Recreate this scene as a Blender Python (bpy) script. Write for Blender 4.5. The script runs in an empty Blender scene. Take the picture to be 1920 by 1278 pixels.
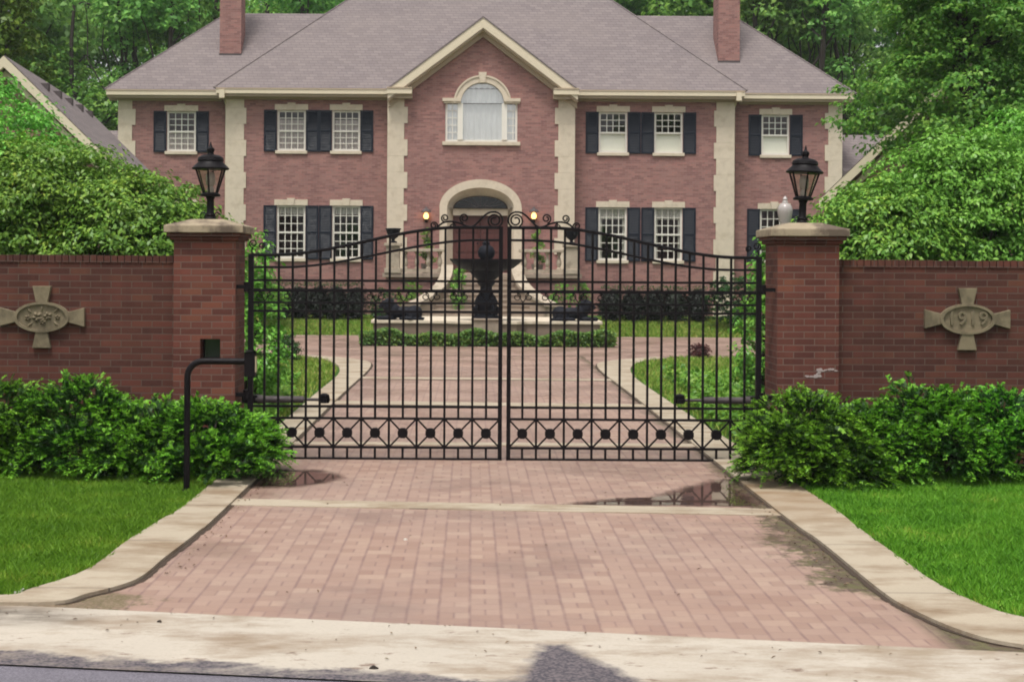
import bpy, bmesh, math, random
import numpy as np
from mathutils import Vector, Matrix

random.seed(7)
RNG = np.random.default_rng(11)
scene = bpy.context.scene
COL = scene.collection
R = math.radians

# ---------------------------------------------------------------- survey helpers
# measurements were taken off the photograph; each one is turned into metres at the real distance of its object
F, CX, CY, TH, EYE = 2745.0, 885.0, 500.0, 0.0061, 2.0
def un(px, py):
    dx, dy = px - CX, py - CY
    return dx + TH * dy, dy - TH * dx
def XZ(px, py, Y):
    dx, dy = un(px, py)
    return dx * Y / F, EYE - dy * Y / F
def G(px, py, z=0.0):
    dx, dy = un(px, py)
    Y = (EYE - z) * F / dy
    return dx * Y / F, Y

# ---------------------------------------------------------------- materials
class NT:
    def __init__(s, name):
        s.m = bpy.data.materials.new(name); s.m.use_nodes = True
        s.t = s.m.node_tree; s.t.nodes.clear()
        s.out = s.t.nodes.new('ShaderNodeOutputMaterial')
    def n(s, typ, **kw):
        nd = s.t.nodes.new(typ)
        for k, v in kw.items(): setattr(nd, k, v)
        return nd
    def l(s, a, b): s.t.links.new(a, b)
    def put(s, sock, v):
        if isinstance(v, bpy.types.NodeSocket): s.l(v, sock)
        elif isinstance(v, (tuple, list)) and len(v) == 3 and sock.type == 'RGBA': sock.default_value = (*v, 1)
        else: sock.default_value = v
    def math(s, op, a, b=0.0, c=None, clamp=False):
        nd = s.n('ShaderNodeMath', operation=op); nd.use_clamp = clamp
        s.put(nd.inputs[0], a); s.put(nd.inputs[1], b)
        if c is not None: s.put(nd.inputs[2], c)
        return nd.outputs[0]
    def mix(s, f, a, b, mode='MIX'):
        nd = s.n('ShaderNodeMix', data_type='RGBA', blend_type=mode)
        s.put(nd.inputs[0], f); s.put(nd.inputs[6], a); s.put(nd.inputs[7], b)
        return nd.outputs[2]
    def pos(s): return s.n('ShaderNodeNewGeometry').outputs['Position']
    def sep(s, v):
        nd = s.n('ShaderNodeSeparateXYZ'); s.l(v, nd.inputs[0]); return nd.outputs
    def comb(s, x, y, z):
        nd = s.n('ShaderNodeCombineXYZ')
        for i, v in enumerate((x, y, z)): s.put(nd.inputs[i], v)
        return nd.outputs[0]
    def noise(s, vec, scale, detail=4.0, rough=0.55, out='Fac'):
        nd = s.n('ShaderNodeTexNoise'); s.put(nd.inputs['Vector'], vec)
        nd.inputs['Scale'].default_value = scale; nd.inputs['Detail'].default_value = detail
        nd.inputs['Roughness'].default_value = rough
        return nd.outputs[out]
    def ramp(s, f, stops):
        nd = s.n('ShaderNodeValToRGB'); s.put(nd.inputs[0], f)
        e = nd.color_ramp.elements
        while len(e) < len(stops): e.new(0.5)
        for el, (p, c) in zip(e, stops):
            el.position = p
            el.color = (*c, 1) if isinstance(c, (tuple, list)) else (c, c, c, 1)
        return nd.outputs[0]
    def rng(s, f, a, b, c=0.0, d=1.0):
        nd = s.n('ShaderNodeMapRange'); nd.clamp = True
        s.put(nd.inputs[0], f)
        for i, v in enumerate((a, b, c, d)): s.put(nd.inputs[i + 1], v)
        return nd.outputs[0]
    def bump(s, h, strength=0.3, dist=0.02):
        nd = s.n('ShaderNodeBump'); nd.inputs['Strength'].default_value = strength
        nd.inputs['Distance'].default_value = dist; s.l(h, nd.inputs['Height'])
        return nd.outputs[0]
    def bsdf(s, color, rough=0.7, spec=0.4, metal=0.0, normal=None, **kw):
        nd = s.n('ShaderNodeBsdfPrincipled')
        s.put(nd.inputs['Base Color'], color); s.put(nd.inputs['Roughness'], rough)
        s.put(nd.inputs['Specular IOR Level'], spec); nd.inputs['Metallic'].default_value = metal
        if normal is not None: s.l(normal, nd.inputs['Normal'])
        for k, v in kw.items(): s.put(nd.inputs[k], v)
        return nd.outputs[0]
    def done(s, sh): s.l(sh, s.out.inputs['Surface']); return s.m

def brick_mat(name, c1, c2, mortar, course=0.0677, length=0.213, msize=0.010, dark=None, stain=0.35, warm=(1.15, 1.1, 1.05)):
    t = NT(name); p = t.pos(); x, y, z = t.sep(p)
    nrm = t.sep(t.n('ShaderNodeNewGeometry').outputs['True Normal'])
    side = t.math('GREATER_THAN', t.math('ABSOLUTE', nrm[0]), 0.6)
    u = t.math('ADD', t.math('MULTIPLY', x, t.math('SUBTRACT', 1.0, side)), t.math('MULTIPLY', y, side))
    vec = t.comb(u, z, 0.0)
    b = t.n('ShaderNodeTexBrick'); t.l(vec, b.inputs['Vector'])
    b.inputs['Scale'].default_value = 1.0; b.inputs['Mortar Size'].default_value = msize / 2
    b.inputs['Mortar Smooth'].default_value = 0.3
    b.inputs['Brick Width'].default_value = length; b.inputs['Row Height'].default_value = course
    b.inputs['Bias'].default_value = 0.0
    b.offset = 0.5; b.squash = 1.0
    t.put(b.inputs['Color1'], (0, 0, 0)); t.put(b.inputs['Color2'], (1, 1, 1)); t.put(b.inputs['Mortar'], (0.5, 0.5, 0.5))
    v = t.sep(b.outputs['Color'])[0]
    dk = dark or tuple(c * 0.55 for c in c1)
    base = t.ramp(v, [(0.0, dk), (0.15, tuple((a + b) / 2 for a, b in zip(dk, c1))), (0.35, c1), (0.6, c2), (0.8, tuple(min(1, c * k) for c, k in zip(c2, (1.1, .95, .95)))), (0.93, tuple(min(1, c * k) for c, k in zip(c2, warm))), (1.0, c1)])
    big = t.noise(p, 0.9, 5); fine = t.noise(p, 45, 3)
    base = t.mix(t.rng(t.noise(p, 14, 5, 0.7), 0.4, 0.7, 0, 0.4), base, c2)
    base = t.mix(t.rng(big, 0.45, 0.75, 0, stain), base, dk)
    st = t.noise(t.comb(t.math('MULTIPLY', x, 1.3), t.math('MULTIPLY', y, 1.3), t.math('MULTIPLY', z, 0.22)), 1.6, 6, 0.65)
    base = t.mix(t.rng(st, 0.5, 0.72, 0, stain * 0.9), base, tuple(c * 0.8 for c in dk))
    mm = t.mix(t.noise(p, 6, 3), mortar, tuple(c * 0.7 for c in mortar))
    col = t.mix(b.outputs['Fac'], base, mm)
    h = t.math('SUBTRACT', t.math('MULTIPLY', fine, 0.3), b.outputs['Fac'])
    return t.done(t.bsdf(col, 0.85, 0.25, normal=t.bump(h, 0.5, 0.006)))

def stone_mat(name, c, var=0.25, rough=0.8, scale=5, stain=None, stain_amt=0.5, thr=0.5):
    t = NT(name); p = t.pos()
    n1 = t.noise(p, scale, 6, 0.6); n2 = t.noise(p, scale * 14, 3)
    col = t.mix(n1, tuple(k * (1 - var) for k in c), tuple(min(1, k * (1 + var)) for k in c))
    if stain: col = t.mix(t.rng(t.noise(p, scale * 0.6, 5, 0.65), thr, thr + 0.16, 0, stain_amt), col, stain)
    return t.done(t.bsdf(col, rough, 0.3, normal=t.bump(t.math('ADD', n1, t.math('MULTIPLY', n2, 0.4)), 0.35, 0.01)))

def plain_mat(name, c, rough=0.5, spec=0.5, metal=0.0, var=0.12, scale=9):
    t = NT(name); p = t.pos(); n1 = t.noise(p, scale, 5)
    col = t.mix(n1, tuple(k * (1 - var) for k in c), tuple(min(1, k * (1 + var)) for k in c))
    rr = t.rng(n1, 0.3, 0.7, rough * 0.8, min(1, rough * 1.2))
    return t.done(t.bsdf(col, rr, spec, metal))

def leaf_mat(name, stops, trans=0.35, rough=0.45, spec=0.35, patch=0.25, pscale=0.9):
    t = NT(name)
    g = t.n('ShaderNodeNewGeometry'); r = g.outputs['Random Per Island']
    oi = t.n('ShaderNodeObjectInfo').outputs['Random']
    f = t.math('ADD', t.math('MULTIPLY', r, 1 - patch), t.math('MULTIPLY', t.rng(t.noise(g.outputs['Position'], pscale, 4), 0.3, 0.7), patch))
    col = t.ramp(f, stops)
    hs = t.n('ShaderNodeHueSaturation'); t.l(col, hs.inputs['Color'])
    t.l(t.rng(oi, 0, 1, 0.485, 0.512), hs.inputs['Hue']); t.l(t.rng(oi, 0, 1, 0.85, 1.15), hs.inputs['Value'])
    b = t.bsdf(hs.outputs[0], rough, spec)
    tr = t.n('ShaderNodeBsdfTranslucent'); t.l(hs.outputs[0], tr.inputs['Color'])
    mx = t.n('ShaderNodeMixShader'); mx.inputs[0].default_value = trans
    t.l(b, mx.inputs[1]); t.l(tr.outputs[0], mx.inputs[2])
    return t.done(mx.outputs[0])

def glass_mat(name, tint=(0.93, 0.95, 0.94), rough=0.02, base=0.02):
    t = NT(name)
    tr = t.n('ShaderNodeBsdfTransparent'); t.put(tr.inputs[0], tint)
    gl = t.n('ShaderNodeBsdfGlossy'); gl.inputs['Roughness'].default_value = rough
    lw = t.n('ShaderNodeLayerWeight'); lw.inputs[0].default_value = 0.5
    fr = t.math('ADD', 0.045, t.math('MULTIPLY', t.math('POWER', lw.outputs['Facing'], 4.0), 0.9))
    nz = t.noise(t.pos(), 1.1, 2)
    t.l(t.bump(nz, 0.12, 0.05), gl.inputs['Normal'])
    mx = t.n('ShaderNodeMixShader'); t.l(t.math('ADD', fr, base, clamp=True), mx.inputs[0])
    t.l(tr.outputs[0], mx.inputs[1]); t.l(gl.outputs[0], mx.inputs[2])
    return t.done(mx.outputs[0])

M = {}
M['wall_brick'] = brick_mat('red wall brick', (0.074, 0.026, 0.018), (0.102, 0.037, 0.026), (0.115, 0.078, 0.064), dark=(0.058, 0.021, 0.016), stain=0.5, warm=(1.25, 1.3, 1.1))
M['pier_brick'] = brick_mat('red pier brick', (0.102, 0.034, 0.024), (0.142, 0.050, 0.035), (0.165, 0.112, 0.092), dark=(0.080, 0.027, 0.021), stain=0.45, warm=(1.25, 1.3, 1.1))
M['house_brick'] = brick_mat('rose house brick', (0.270, 0.132, 0.118), (0.315, 0.170, 0.150), (0.33, 0.235, 0.205), dark=(0.205, 0.098, 0.094), stain=0.35)
M['limestone'] = stone_mat('pale limestone', (0.60, 0.515, 0.40), 0.12, stain=(0.44, 0.36, 0.26), stain_amt=0.5)
M['aged_stone'] = stone_mat('aged stair stone', (0.40, 0.335, 0.255), 0.2, stain=(0.22, 0.175, 0.13), stain_amt=0.7)
M['cap_stone'] = stone_mat('weathered cap stone', (0.33, 0.265, 0.18), 0.3, stain=(0.085, 0.06, 0.045), stain_amt=0.9, scale=4.5, thr=0.44)
M['plaque_stone'] = stone_mat('tan carved stone', (0.20, 0.16, 0.10), 0.2, stain=(0.10, 0.08, 0.05), stain_amt=0.75, scale=9, thr=0.46)
M['step_stone'] = stone_mat('grey tan step stone', (0.33, 0.26, 0.2), 0.2, stain=(0.16, 0.12, 0.1), stain_amt=0.5, scale=4)
M['cream_paint'] = plain_mat('cream painted wood', (0.66, 0.57, 0.42), 0.45, 0.4, var=0.07)
M['tan_shade_paint'] = plain_mat('tan moulding and painted shade', (0.40, 0.31, 0.22), 0.5, 0.35, var=0.08)  # tan trim tone; on the lower rake moulding it stands for shade
M['white_paint'] = plain_mat('white window paint', (0.74, 0.70, 0.62), 0.4, 0.4, var=0.05)
M['shutter'] = plain_mat('blue black shutter paint', (0.008, 0.012, 0.022), 0.5, 0.25, var=0.2)
M['iron'] = plain_mat('black painted iron', (0.005, 0.0035, 0.0045), 0.5, 0.15, 0.0, 0.3, 30)
M['bronze'] = plain_mat('dark bronze', (0.008, 0.009, 0.014), 0.65, 0.15, 0.0, 0.35, 14)
M['lead'] = plain_mat('lead flashing', (0.075, 0.06, 0.06), 0.6, 0.4)
M['door_wood'] = plain_mat('dark red door wood', (0.085, 0.026, 0.022), 0.4, 0.4, var=0.25, scale=5)
M['glass'] = glass_mat('window glass')
M['bright_glass'] = glass_mat('reflective sky lit glass', (0.95, 0.96, 0.95), 0.05, 0.42)
M['lamp_glass'] = glass_mat('lamp glass', (0.84, 0.84, 0.78), 0.05)
M['frost'] = plain_mat('frosted white glass', (0.36, 0.32, 0.30), 0.25, 0.5, var=0.05)
M['bark'] = stone_mat('dark bark', (0.045, 0.036, 0.03), 0.4, 0.9, 9)
M['mortar'] = stone_mat('smeared pale mortar', (0.36, 0.30, 0.28), 0.35, scale=30)
M['basin_stone'] = stone_mat('brown basin stone', (0.21, 0.155, 0.115), 0.3, scale=4)
M['pot'] = stone_mat('weathered pot', (0.3, 0.27, 0.23), 0.2)
M['plastic_tan'] = plain_mat('beige plastic', (0.5, 0.42, 0.27), 0.5)
M['black_glass'] = plain_mat('black glass panel', (0.008, 0.01, 0.012), 0.06, 0.7)

def curtain_mat(name, c, folds=40, tr=0.3):
    t = NT(name); x, y, z = t.sep(t.pos())
    n1 = t.noise(t.comb(t.math('MULTIPLY', x, 1.0), 0.0, t.math('MULTIPLY', z, 0.15)), 9, 3)
    w = t.math('SINE', t.math('ADD', t.math('MULTIPLY', x, folds), t.math('MULTIPLY', n1, 6)))
    b = t.bsdf(c, 0.9, 0.1, normal=t.bump(w, 0.12, 0.03))
    return t.done(b)
M['sheer'] = curtain_mat('white sheer curtain', (0.88, 0.88, 0.86))
M['lace'] = curtain_mat('lace curtain', (0.50, 0.47, 0.42))
M['drape'] = curtain_mat('pinkish grey drape', (0.42, 0.36, 0.34))
M['blind'] = plain_mat('cream roller blind', (0.88, 0.84, 0.72), 0.9, 0.1, var=0.03)

def emis(name, c, s):
    t = NT(name); e = t.n('ShaderNodeEmission'); t.put(e.inputs[0], c); e.inputs[1].default_value = s
    return t.done(e.outputs[0])
M['bulb'] = emis('lit lamp bulb', (1.0, 0.50, 0.15), 2.6)

# roof shingles
def roof_mat():
    t = NT('grey brown shingles'); p = t.pos(); x, y, z = t.sep(p)
    b = t.n('ShaderNodeTexBrick'); t.l(t.comb(t.math('ADD', x, t.math('MULTIPLY', y, 0.35)), t.math('MULTIPLY', z, 1.0), 0.0), b.inputs['Vector'])
    b.inputs['Scale'].default_value = 1.0; b.inputs['Brick Width'].default_value = 0.3; b.inputs['Row Height'].default_value = 0.11
    b.inputs['Mortar Size'].default_value = 0.012; b.inputs['Mortar Smooth'].default_value = 0.4
    t.put(b.inputs['Color1'], (0.150, 0.122, 0.122)); t.put(b.inputs['Color2'], (0.215, 0.178, 0.172)); t.put(b.inputs['Mortar'], (0.085, 0.07, 0.075))
    n1 = t.noise(p, 0.5, 5); n2 = t.noise(t.comb(x, y, t.math('MULTIPLY', z, 3.0)), 2.6, 4); n3 = t.noise(p, 30, 2)
    col = t.mix(t.rng(n1, 0.35, 0.7, 0, 0.35), b.outputs['Color'], (0.225, 0.185, 0.165))
    col = t.mix(t.rng(n2, 0.5, 0.75, 0, 0.35), col, (0.120, 0.10, 0.108))
    col = t.mix(t.rng(n3, 0.3, 0.7, 0, 0.4), col, (0.20, 0.17, 0.172))
    return t.done(t.bsdf(col, 0.85, 0.3, normal=t.bump(n3, 0.3, 0.01)))
M['shingle'] = roof_mat()

# brick pavers: columns run up the drive, marked by a bold joint with a dashed joint down the middle of each
def paver_mat(name, along_y=True):
    t = NT(name); p = t.pos(); x, y, z = t.sep(p)
    if not along_y: x, y = y, x
    wob = t.math('MULTIPLY', t.math('SUBTRACT', t.noise(p, 2.2, 3), 0.5), 0.014)
    u = t.math('DIVIDE', t.math('ADD', x, wob), 0.181); v = t.math('DIVIDE', t.math('ADD', y, wob), 0.27)
    fu = t.math('FRACT', u); iu = t.math('FLOOR', u)
    v2 = t.math('ADD', v, t.math('MULTIPLY', t.math('FRACT', t.math('MULTIPLY', iu, 0.5)), 0.6))
    fv = t.math('FRACT', v2); iv = t.math('FLOOR', v2)
    eu = t.math('MINIMUM', fu, t.math('SUBTRACT', 1.0, fu)); ev = t.math('MINIMUM', fv, t.math('SUBTRACT', 1.0, fv))
    ev2 = t.math('ABSOLUTE', t.math('SUBTRACT', fv, 0.5))
    bold = t.rng(eu, 0.025, 0.075, 1, 0)
    mid = t.math('MULTIPLY', t.rng(t.math('ABSOLUTE', t.math('SUBTRACT', fu, 0.5)), 0.02, 0.06, 1, 0), t.math('LESS_THAN', fv, 0.5))
    cross = t.math('MAXIMUM', t.rng(ev, 0.015, 0.05, 1, 0), t.rng(ev2, 0.015, 0.05, 1, 0))
    joint = t.math('MAXIMUM', bold, t.math('MAXIMUM', t.math('MULTIPLY', mid, 0.9), t.math('MULTIPLY', cross, 0.35)))
    joint = t.math('MULTIPLY', joint, t.rng(t.noise(p, 5, 3), 0.28, 0.6, 0.15, 0.55))
    wn = t.n('ShaderNodeTexWhiteNoise'); wn.noise_dimensions = '3D'
    hv = t.math('FLOOR', t.math('MULTIPLY', fv, 2.0)); hu = t.math('MULTIPLY', t.math('FLOOR', t.math('MULTIPLY', fu, 2.0)), t.math('SUBTRACT', 1.0, hv))
    t.l(t.comb(t.math('ADD', iu, t.math('MULTIPLY', hu, 0.37)), t.math('ADD', iv, t.math('MULTIPLY', hv, 0.41)), 0.0), wn.inputs['Vector'])
    c = t.ramp(wn.outputs['Value'], [(0.0, (0.265, 0.160, 0.120)), (0.3, (0.305, 0.196, 0.148)), (0.7, (0.325, 0.210, 0.160)), (1.0, (0.37, 0.255, 0.19))])
    big = t.noise(p, 0.55, 6, 0.6); sml = t.noise(p, 28, 4, 0.7)
    c = t.mix(t.rng(big, 0.35, 0.7, 0, 0.45), c, (0.335, 0.245, 0.20))
    c = t.mix(t.rng(sml, 0.45, 0.8, 0, 0.4), c, (0.26, 0.165, 0.145))
    c = t.mix(joint, c, (0.15, 0.085, 0.085))
    X0, Y0, _ = t.sep(p)
    if along_y:                     # dirt and moss washed along both kerbs
        nd = t.math('ADD', t.math('MULTIPLY', t.noise(p, 2.2, 7, 0.72), 0.65), t.math('MULTIPLY', t.noise(p, 13, 5, 0.7), 0.35))
        fine = t.noise(p, 60, 4, 0.75)
        dr = t.math('SUBTRACT', 2.5, X0)
        lim = t.math('MULTIPLY', t.rng(Y0, 8.75, 9.1, 0.0, 1.0), t.rng(Y0, 11.3, 12.2, 1.0, 0.45))
        moss = t.rng(t.math('SUBTRACT', t.math('MULTIPLY', lim, t.rng(nd, 0.34, 0.66, 0.0, 0.58)), dr), -0.03, 0.11, 0, 1)
        mc = t.mix(t.rng(t.noise(p, 9, 6, 0.75), 0.42, 0.6), (0.04, 0.022, 0.016), (0.075, 0.085, 0.018))
        mc = t.mix(t.rng(fine, 0.45, 0.8), mc, (0.12, 0.08, 0.05))
        c = t.mix(t.math('MULTIPLY', moss, t.rng(fine, 0.3, 0.55, 0.6, 0.98)), c, mc)
        dl = t.math('ADD', X0, 2.45)
        lim2 = t.math('MULTIPLY', t.rng(Y0, 8.3, 8.5, 0.8, 1.0), t.rng(Y0, 8.7, 9.2, 1.0, 0.0))
        moss2 = t.rng(t.math('SUBTRACT', t.math('MULTIPLY', lim2, t.rng(nd, 0.3, 0.65, 0.2, 0.85)), dl), -0.02, 0.12, 0, 1)
        c = t.mix(t.math('MULTIPLY', moss2, t.rng(fine, 0.35, 0.6, 0.3, 0.95)), c, (0.10, 0.085, 0.03))
    # wet sheen: damp patches where rain still lies
    wet = t.rng(t.math('ADD', t.noise(p, 0.8, 5, 0.6), t.rng(Y0, 11.0, 17.0, 0.0, 0.10)), 0.5, 0.66)
    c = t.mix(t.math('MULTIPLY', wet, 0.25), c, (0.22, 0.14, 0.125))
    r = t.math('SUBTRACT', 0.62, t.math('MULTIPLY', wet, 0.34))
    h = t.math('SUBTRACT', t.math('MULTIPLY', sml, 0.25), joint)
    return t.done(t.bsdf(c, r, 0.45, normal=t.bump(h, 0.35, 0.006)))
M['paver'] = paver_mat('rose brick pavers', True)
M['paver_across'] = paver_mat('rose brick pavers laid across', False)

def concrete_mat(name, c, dirt_line=False):
    t = NT(name); p = t.pos(); x, y, z = t.sep(p)
    ps = t.comb(t.math('MULTIPLY', x, 0.45), y, z); n1 = t.noise(p, 1.1, 6, 0.6); n2 = t.noise(p, 55, 3); n3 = t.noise(ps, 2.4, 7, 0.7); n4 = t.noise(ps, 9, 6, 0.75)
    col = t.mix(n1, tuple(k * 0.86 for k in c), tuple(min(1, k * 1.12) for k in c))
    col = t.mix(t.rng(n2, 0.45, 0.75, 0, 0.35), col, tuple(k * 0.72 for k in c))
    col = t.mix(t.rng(n3, 0.46, 0.66, 0, 0.85), col, (c[0] * 0.50, c[1] * 0.40, c[2] * 0.31))
    if dirt_line:
        d = t.math('ADD', t.math('SUBTRACT', y, 7.07), t.math('MULTIPLY', t.math('ADD', x, 0.72), 0.14))
        sp = t.rng(t.math('SUBTRACT', n4, t.math('MULTIPLY', d, 0.05)), 0.57, 0.64, 0, 0.85)
        col = t.mix(sp, col, (0.17, 0.11, 0.08))
        lf = t.rng(x, -0.6, 0.6, 1.0, 0.55)
        edge = t.rng(t.math('SUBTRACT', t.math('MULTIPLY', t.math('MULTIPLY', t.noise(p, 2.3, 6, 0.7), lf), 0.62), d), 0.10, 0.17, 0, 1)
        gr = t.mix(t.rng(n2, 0.4, 0.6), (0.05, 0.045, 0.055), (0.14, 0.115, 0.12))
        col = t.mix(t.math('MULTIPLY', edge, t.rng(n4, 0.3, 0.55, 0.4, 1.0)), col, gr)
        silt = t.math('MULTIPLY', t.rng(x, 0.6, 2.4, 0.0, 1.0), t.rng(t.noise(ps, 3.2, 7, 0.7), 0.45, 0.62, 0, 0.75))
        col = t.mix(silt, col, (0.25, 0.185, 0.12))
        ya = t.math('SUBTRACT', 7.73, y)
        tri = t.math('MINIMUM', t.math('MINIMUM', t.math('SUBTRACT', x, t.math('SUBTRACT', 0.36, t.math('MULTIPLY', ya, 0.22))), t.math('SUBTRACT', t.math('ADD', 0.50, t.math('MULTIPLY', ya, 0.5)), x)), ya)
        tri = t.math('ADD', tri, t.math('MULTIPLY', t.math('SUBTRACT', t.noise(p, 9, 6, 0.75), 0.5), 0.22))
        col = t.mix(t.rng(tri, -0.02, 0.07), col, gr)
        lw = t.math('MULTIPLY', t.rng(x, -2.0, -2.5, 0, 1), t.rng(t.math('ABSOLUTE', t.math('SUBTRACT', d, 0.95)), 0.05, 0.3, 1, 0))
        col = t.mix(t.math('MULTIPLY', lw, t.rng(n3, 0.3, 0.55, 0, 0.9)), col, (0.07, 0.055, 0.04))
    else:
        jl = t.math('LESS_THAN', t.math('FRACT', t.math('DIVIDE', t.math('ADD', y, 0.4), 1.55)), 0.008)
        col = t.mix(t.math('MULTIPLY', jl, 0.75), col, (0.07, 0.055, 0.045))
        rust = t.math('MULTIPLY', t.rng(x, 2.3, 2.5, 0, 1), t.math('MULTIPLY', t.rng(y, 11.0, 12.2, 0, 1), t.rng(y, 13.5, 14.0, 1, 0)))
        col = t.mix(t.math('MULTIPLY', rust, t.rng(n3, 0.3, 0.6, 0.25, 0.65)), col, (0.24, 0.155, 0.085))
    return t.done(t.bsdf(col, 0.75, 0.35, normal=t.bump(t.math('ADD', n2, n4), 0.3, 0.006)))
M['apron_concrete'] = concrete_mat('pale gutter concrete', (0.46, 0.405, 0.335), True)
M['kerb_concrete'] = concrete_mat('tan kerb concrete', (0.40, 0.335, 0.25))

def asphalt_mat():
    t = NT('wet grey asphalt'); p = t.pos()
    n1 = t.noise(p, 120, 3); n2 = t.noise(p, 2, 5)
    c = t.mix(t.rng(n1, 0.35, 0.7), (0.10, 0.09, 0.11), (0.22, 0.20, 0.23))
    c = t.mix(t.rng(n2, 0.4, 0.7, 0, 0.4), c, (0.05, 0.045, 0.055))
    return t.done(t.bsdf(c, 0.6, 0.5, normal=t.bump(n1, 0.6, 0.008)))
M['asphalt'] = asphalt_mat()

def ground_mat():
    t = NT('turf and leaf litter'); p = t.pos(); x, y, z = t.sep(p)
    n1 = t.noise(p, 0.8, 6); n2 = t.noise(p, 30, 4, 0.7); n3 = t.noise(p, 5, 5)
    c = t.mix(n2, (0.018, 0.05, 0.008), (0.06, 0.145, 0.02))
    c = t.mix(t.rng(n1, 0.4, 0.7, 0, 0.4), c, (0.09, 0.15, 0.03))
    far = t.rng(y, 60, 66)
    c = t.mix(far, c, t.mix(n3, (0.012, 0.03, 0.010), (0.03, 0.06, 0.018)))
    return t.done(t.bsdf(c, 0.9, 0.15, normal=t.bump(n2, 0.6, 0.03)))
M['turf'] = ground_mat()

def water_mat():
    t = NT('shallow rain water'); p = t.pos()
    n = t.noise(p, 7, 2); e = t.noise(p, 5, 6, 0.65)
    at = t.n('ShaderNodeAttribute'); at.attribute_name = 'depth'
    c = t.mix(t.noise(p, 5, 4), (0.05, 0.028, 0.024), (0.10, 0.06, 0.048))
    b = t.bsdf(c, 0.03, 0.9, normal=t.bump(n, 0.03, 0.01), IOR=1.6)
    tr = t.n('ShaderNodeBsdfTransparent'); mx = t.n('ShaderNodeMixShader')
    dep = t.math('ADD', at.outputs['Fac'], t.math('MULTIPLY', t.math('SUBTRACT', e, 0.5), 0.9))
    t.l(t.rng(dep, 0.05, 0.75), mx.inputs[0]); t.l(tr.outputs[0], mx.inputs[1]); t.l(b, mx.inputs[2])
    return t.done(mx.outputs[0])
M['puddle'] = water_mat()
M['soil'] = stone_mat('dark bed soil', (0.06, 0.042, 0.03), 0.4, 0.95, 8)

M['grass_blade'] = leaf_mat('lawn grass', [(0, (0.075, 0.195, 0.015)), (0.45, (0.141, 0.319, 0.024)), (0.8, (0.218, 0.407, 0.036)), (1, (0.480, 0.484, 0.091))], 0.3, 0.5, 0.2, 0.5, 1.7)
M['grass_far'] = leaf_mat('yellow green lawn grass', [(0, (0.136, 0.255, 0.028)), (0.5, (0.221, 0.360, 0.049)), (1, (0.510, 0.450, 0.140))], 0.3, 0.5, 0.2)  # yellower and brighter green than the front lawn
M['ivy'] = leaf_mat('ground cover leaves', [(0, (0.063, 0.182, 0.020)), (0.5, (0.126, 0.308, 0.031)), (1, (0.280, 0.476, 0.063))], 0.3)
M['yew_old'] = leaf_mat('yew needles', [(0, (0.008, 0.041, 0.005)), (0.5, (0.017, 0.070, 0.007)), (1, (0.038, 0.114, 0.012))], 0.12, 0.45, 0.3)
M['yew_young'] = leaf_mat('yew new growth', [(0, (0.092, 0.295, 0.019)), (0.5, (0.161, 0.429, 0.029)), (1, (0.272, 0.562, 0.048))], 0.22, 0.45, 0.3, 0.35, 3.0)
M['shrub_leaf'] = leaf_mat('shrub leaves', [(0, (0.071, 0.206, 0.028)), (0.5, (0.142, 0.324, 0.039)), (0.85, (0.262, 0.456, 0.058)), (1, (0.484, 0.560, 0.090))], 0.22, 0.42, 0.35, 0.35, 1.6)
M['shrub_light'] = leaf_mat('light shrub leaves', [(0, (0.089, 0.279, 0.034)), (0.5, (0.165, 0.426, 0.054)), (0.88, (0.266, 0.559, 0.080)), (1, (0.480, 0.441, 0.107))], 0.25, 0.42, 0.35, 0.35, 1.6)
M['tree_leaf'] = leaf_mat('tree leaves', [(0, (0.065, 0.186, 0.029)), (0.5, (0.140, 0.310, 0.046)), (1, (0.304, 0.480, 0.080))], 0.4)
M['wood_leaf'] = leaf_mat('woodland leaves', [(0, (0.102, 0.233, 0.057)), (0.5, (0.202, 0.435, 0.095)), (1, (0.405, 0.683, 0.138))], 0.4)
M['wood_light'] = leaf_mat('yellow green leaves', [(0, (0.060, 0.160, 0.016)), (0.6, (0.128, 0.256, 0.024)), (1, (0.225, 0.336, 0.048))], 0.4)
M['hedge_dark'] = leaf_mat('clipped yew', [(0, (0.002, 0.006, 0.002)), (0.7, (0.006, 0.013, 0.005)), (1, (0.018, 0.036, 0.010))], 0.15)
M['red_leaf'] = leaf_mat('purple red leaves', [(0, (0.05, 0.012, 0.015)), (0.6, (0.09, 0.02, 0.02)), (1, (0.13, 0.06, 0.03))], 0.3)
M['bed_leaf'] = leaf_mat('bed perennials', [(0, (0.065, 0.146, 0.029)), (0.6, (0.151, 0.267, 0.058)), (0.93, (0.300, 0.365, 0.079)), (1, (0.800, 0.748, 0.360))], 0.35)

# ---------------------------------------------------------------- mesh building
WL = {}                                  # world location of every object made here
def wl(o): return WL.get(o.name, Vector((0, 0, 0))) if o else Vector((0, 0, 0))

def tag(o, label=None, cat=None, group=None, kind=None):
    if label: o['label'] = label
    if cat: o['category'] = cat
    if group: o['group'] = group
    if kind: o['kind'] = kind
    return o

def empty(name, loc, label, cat, group=None):
    o = bpy.data.objects.new(name, None); COL.objects.link(o)
    o.empty_display_size = 0.2; o.location = loc; WL[o.name] = Vector(loc)
    return tag(o, label, cat, group)

def link_mesh(name, me, parent, center):
    o = bpy.data.objects.new(name, me); COL.objects.link(o)
    o.location = Vector(center) - wl(parent); o.parent = parent
    WL[o.name] = Vector(center)
    return o

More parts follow.
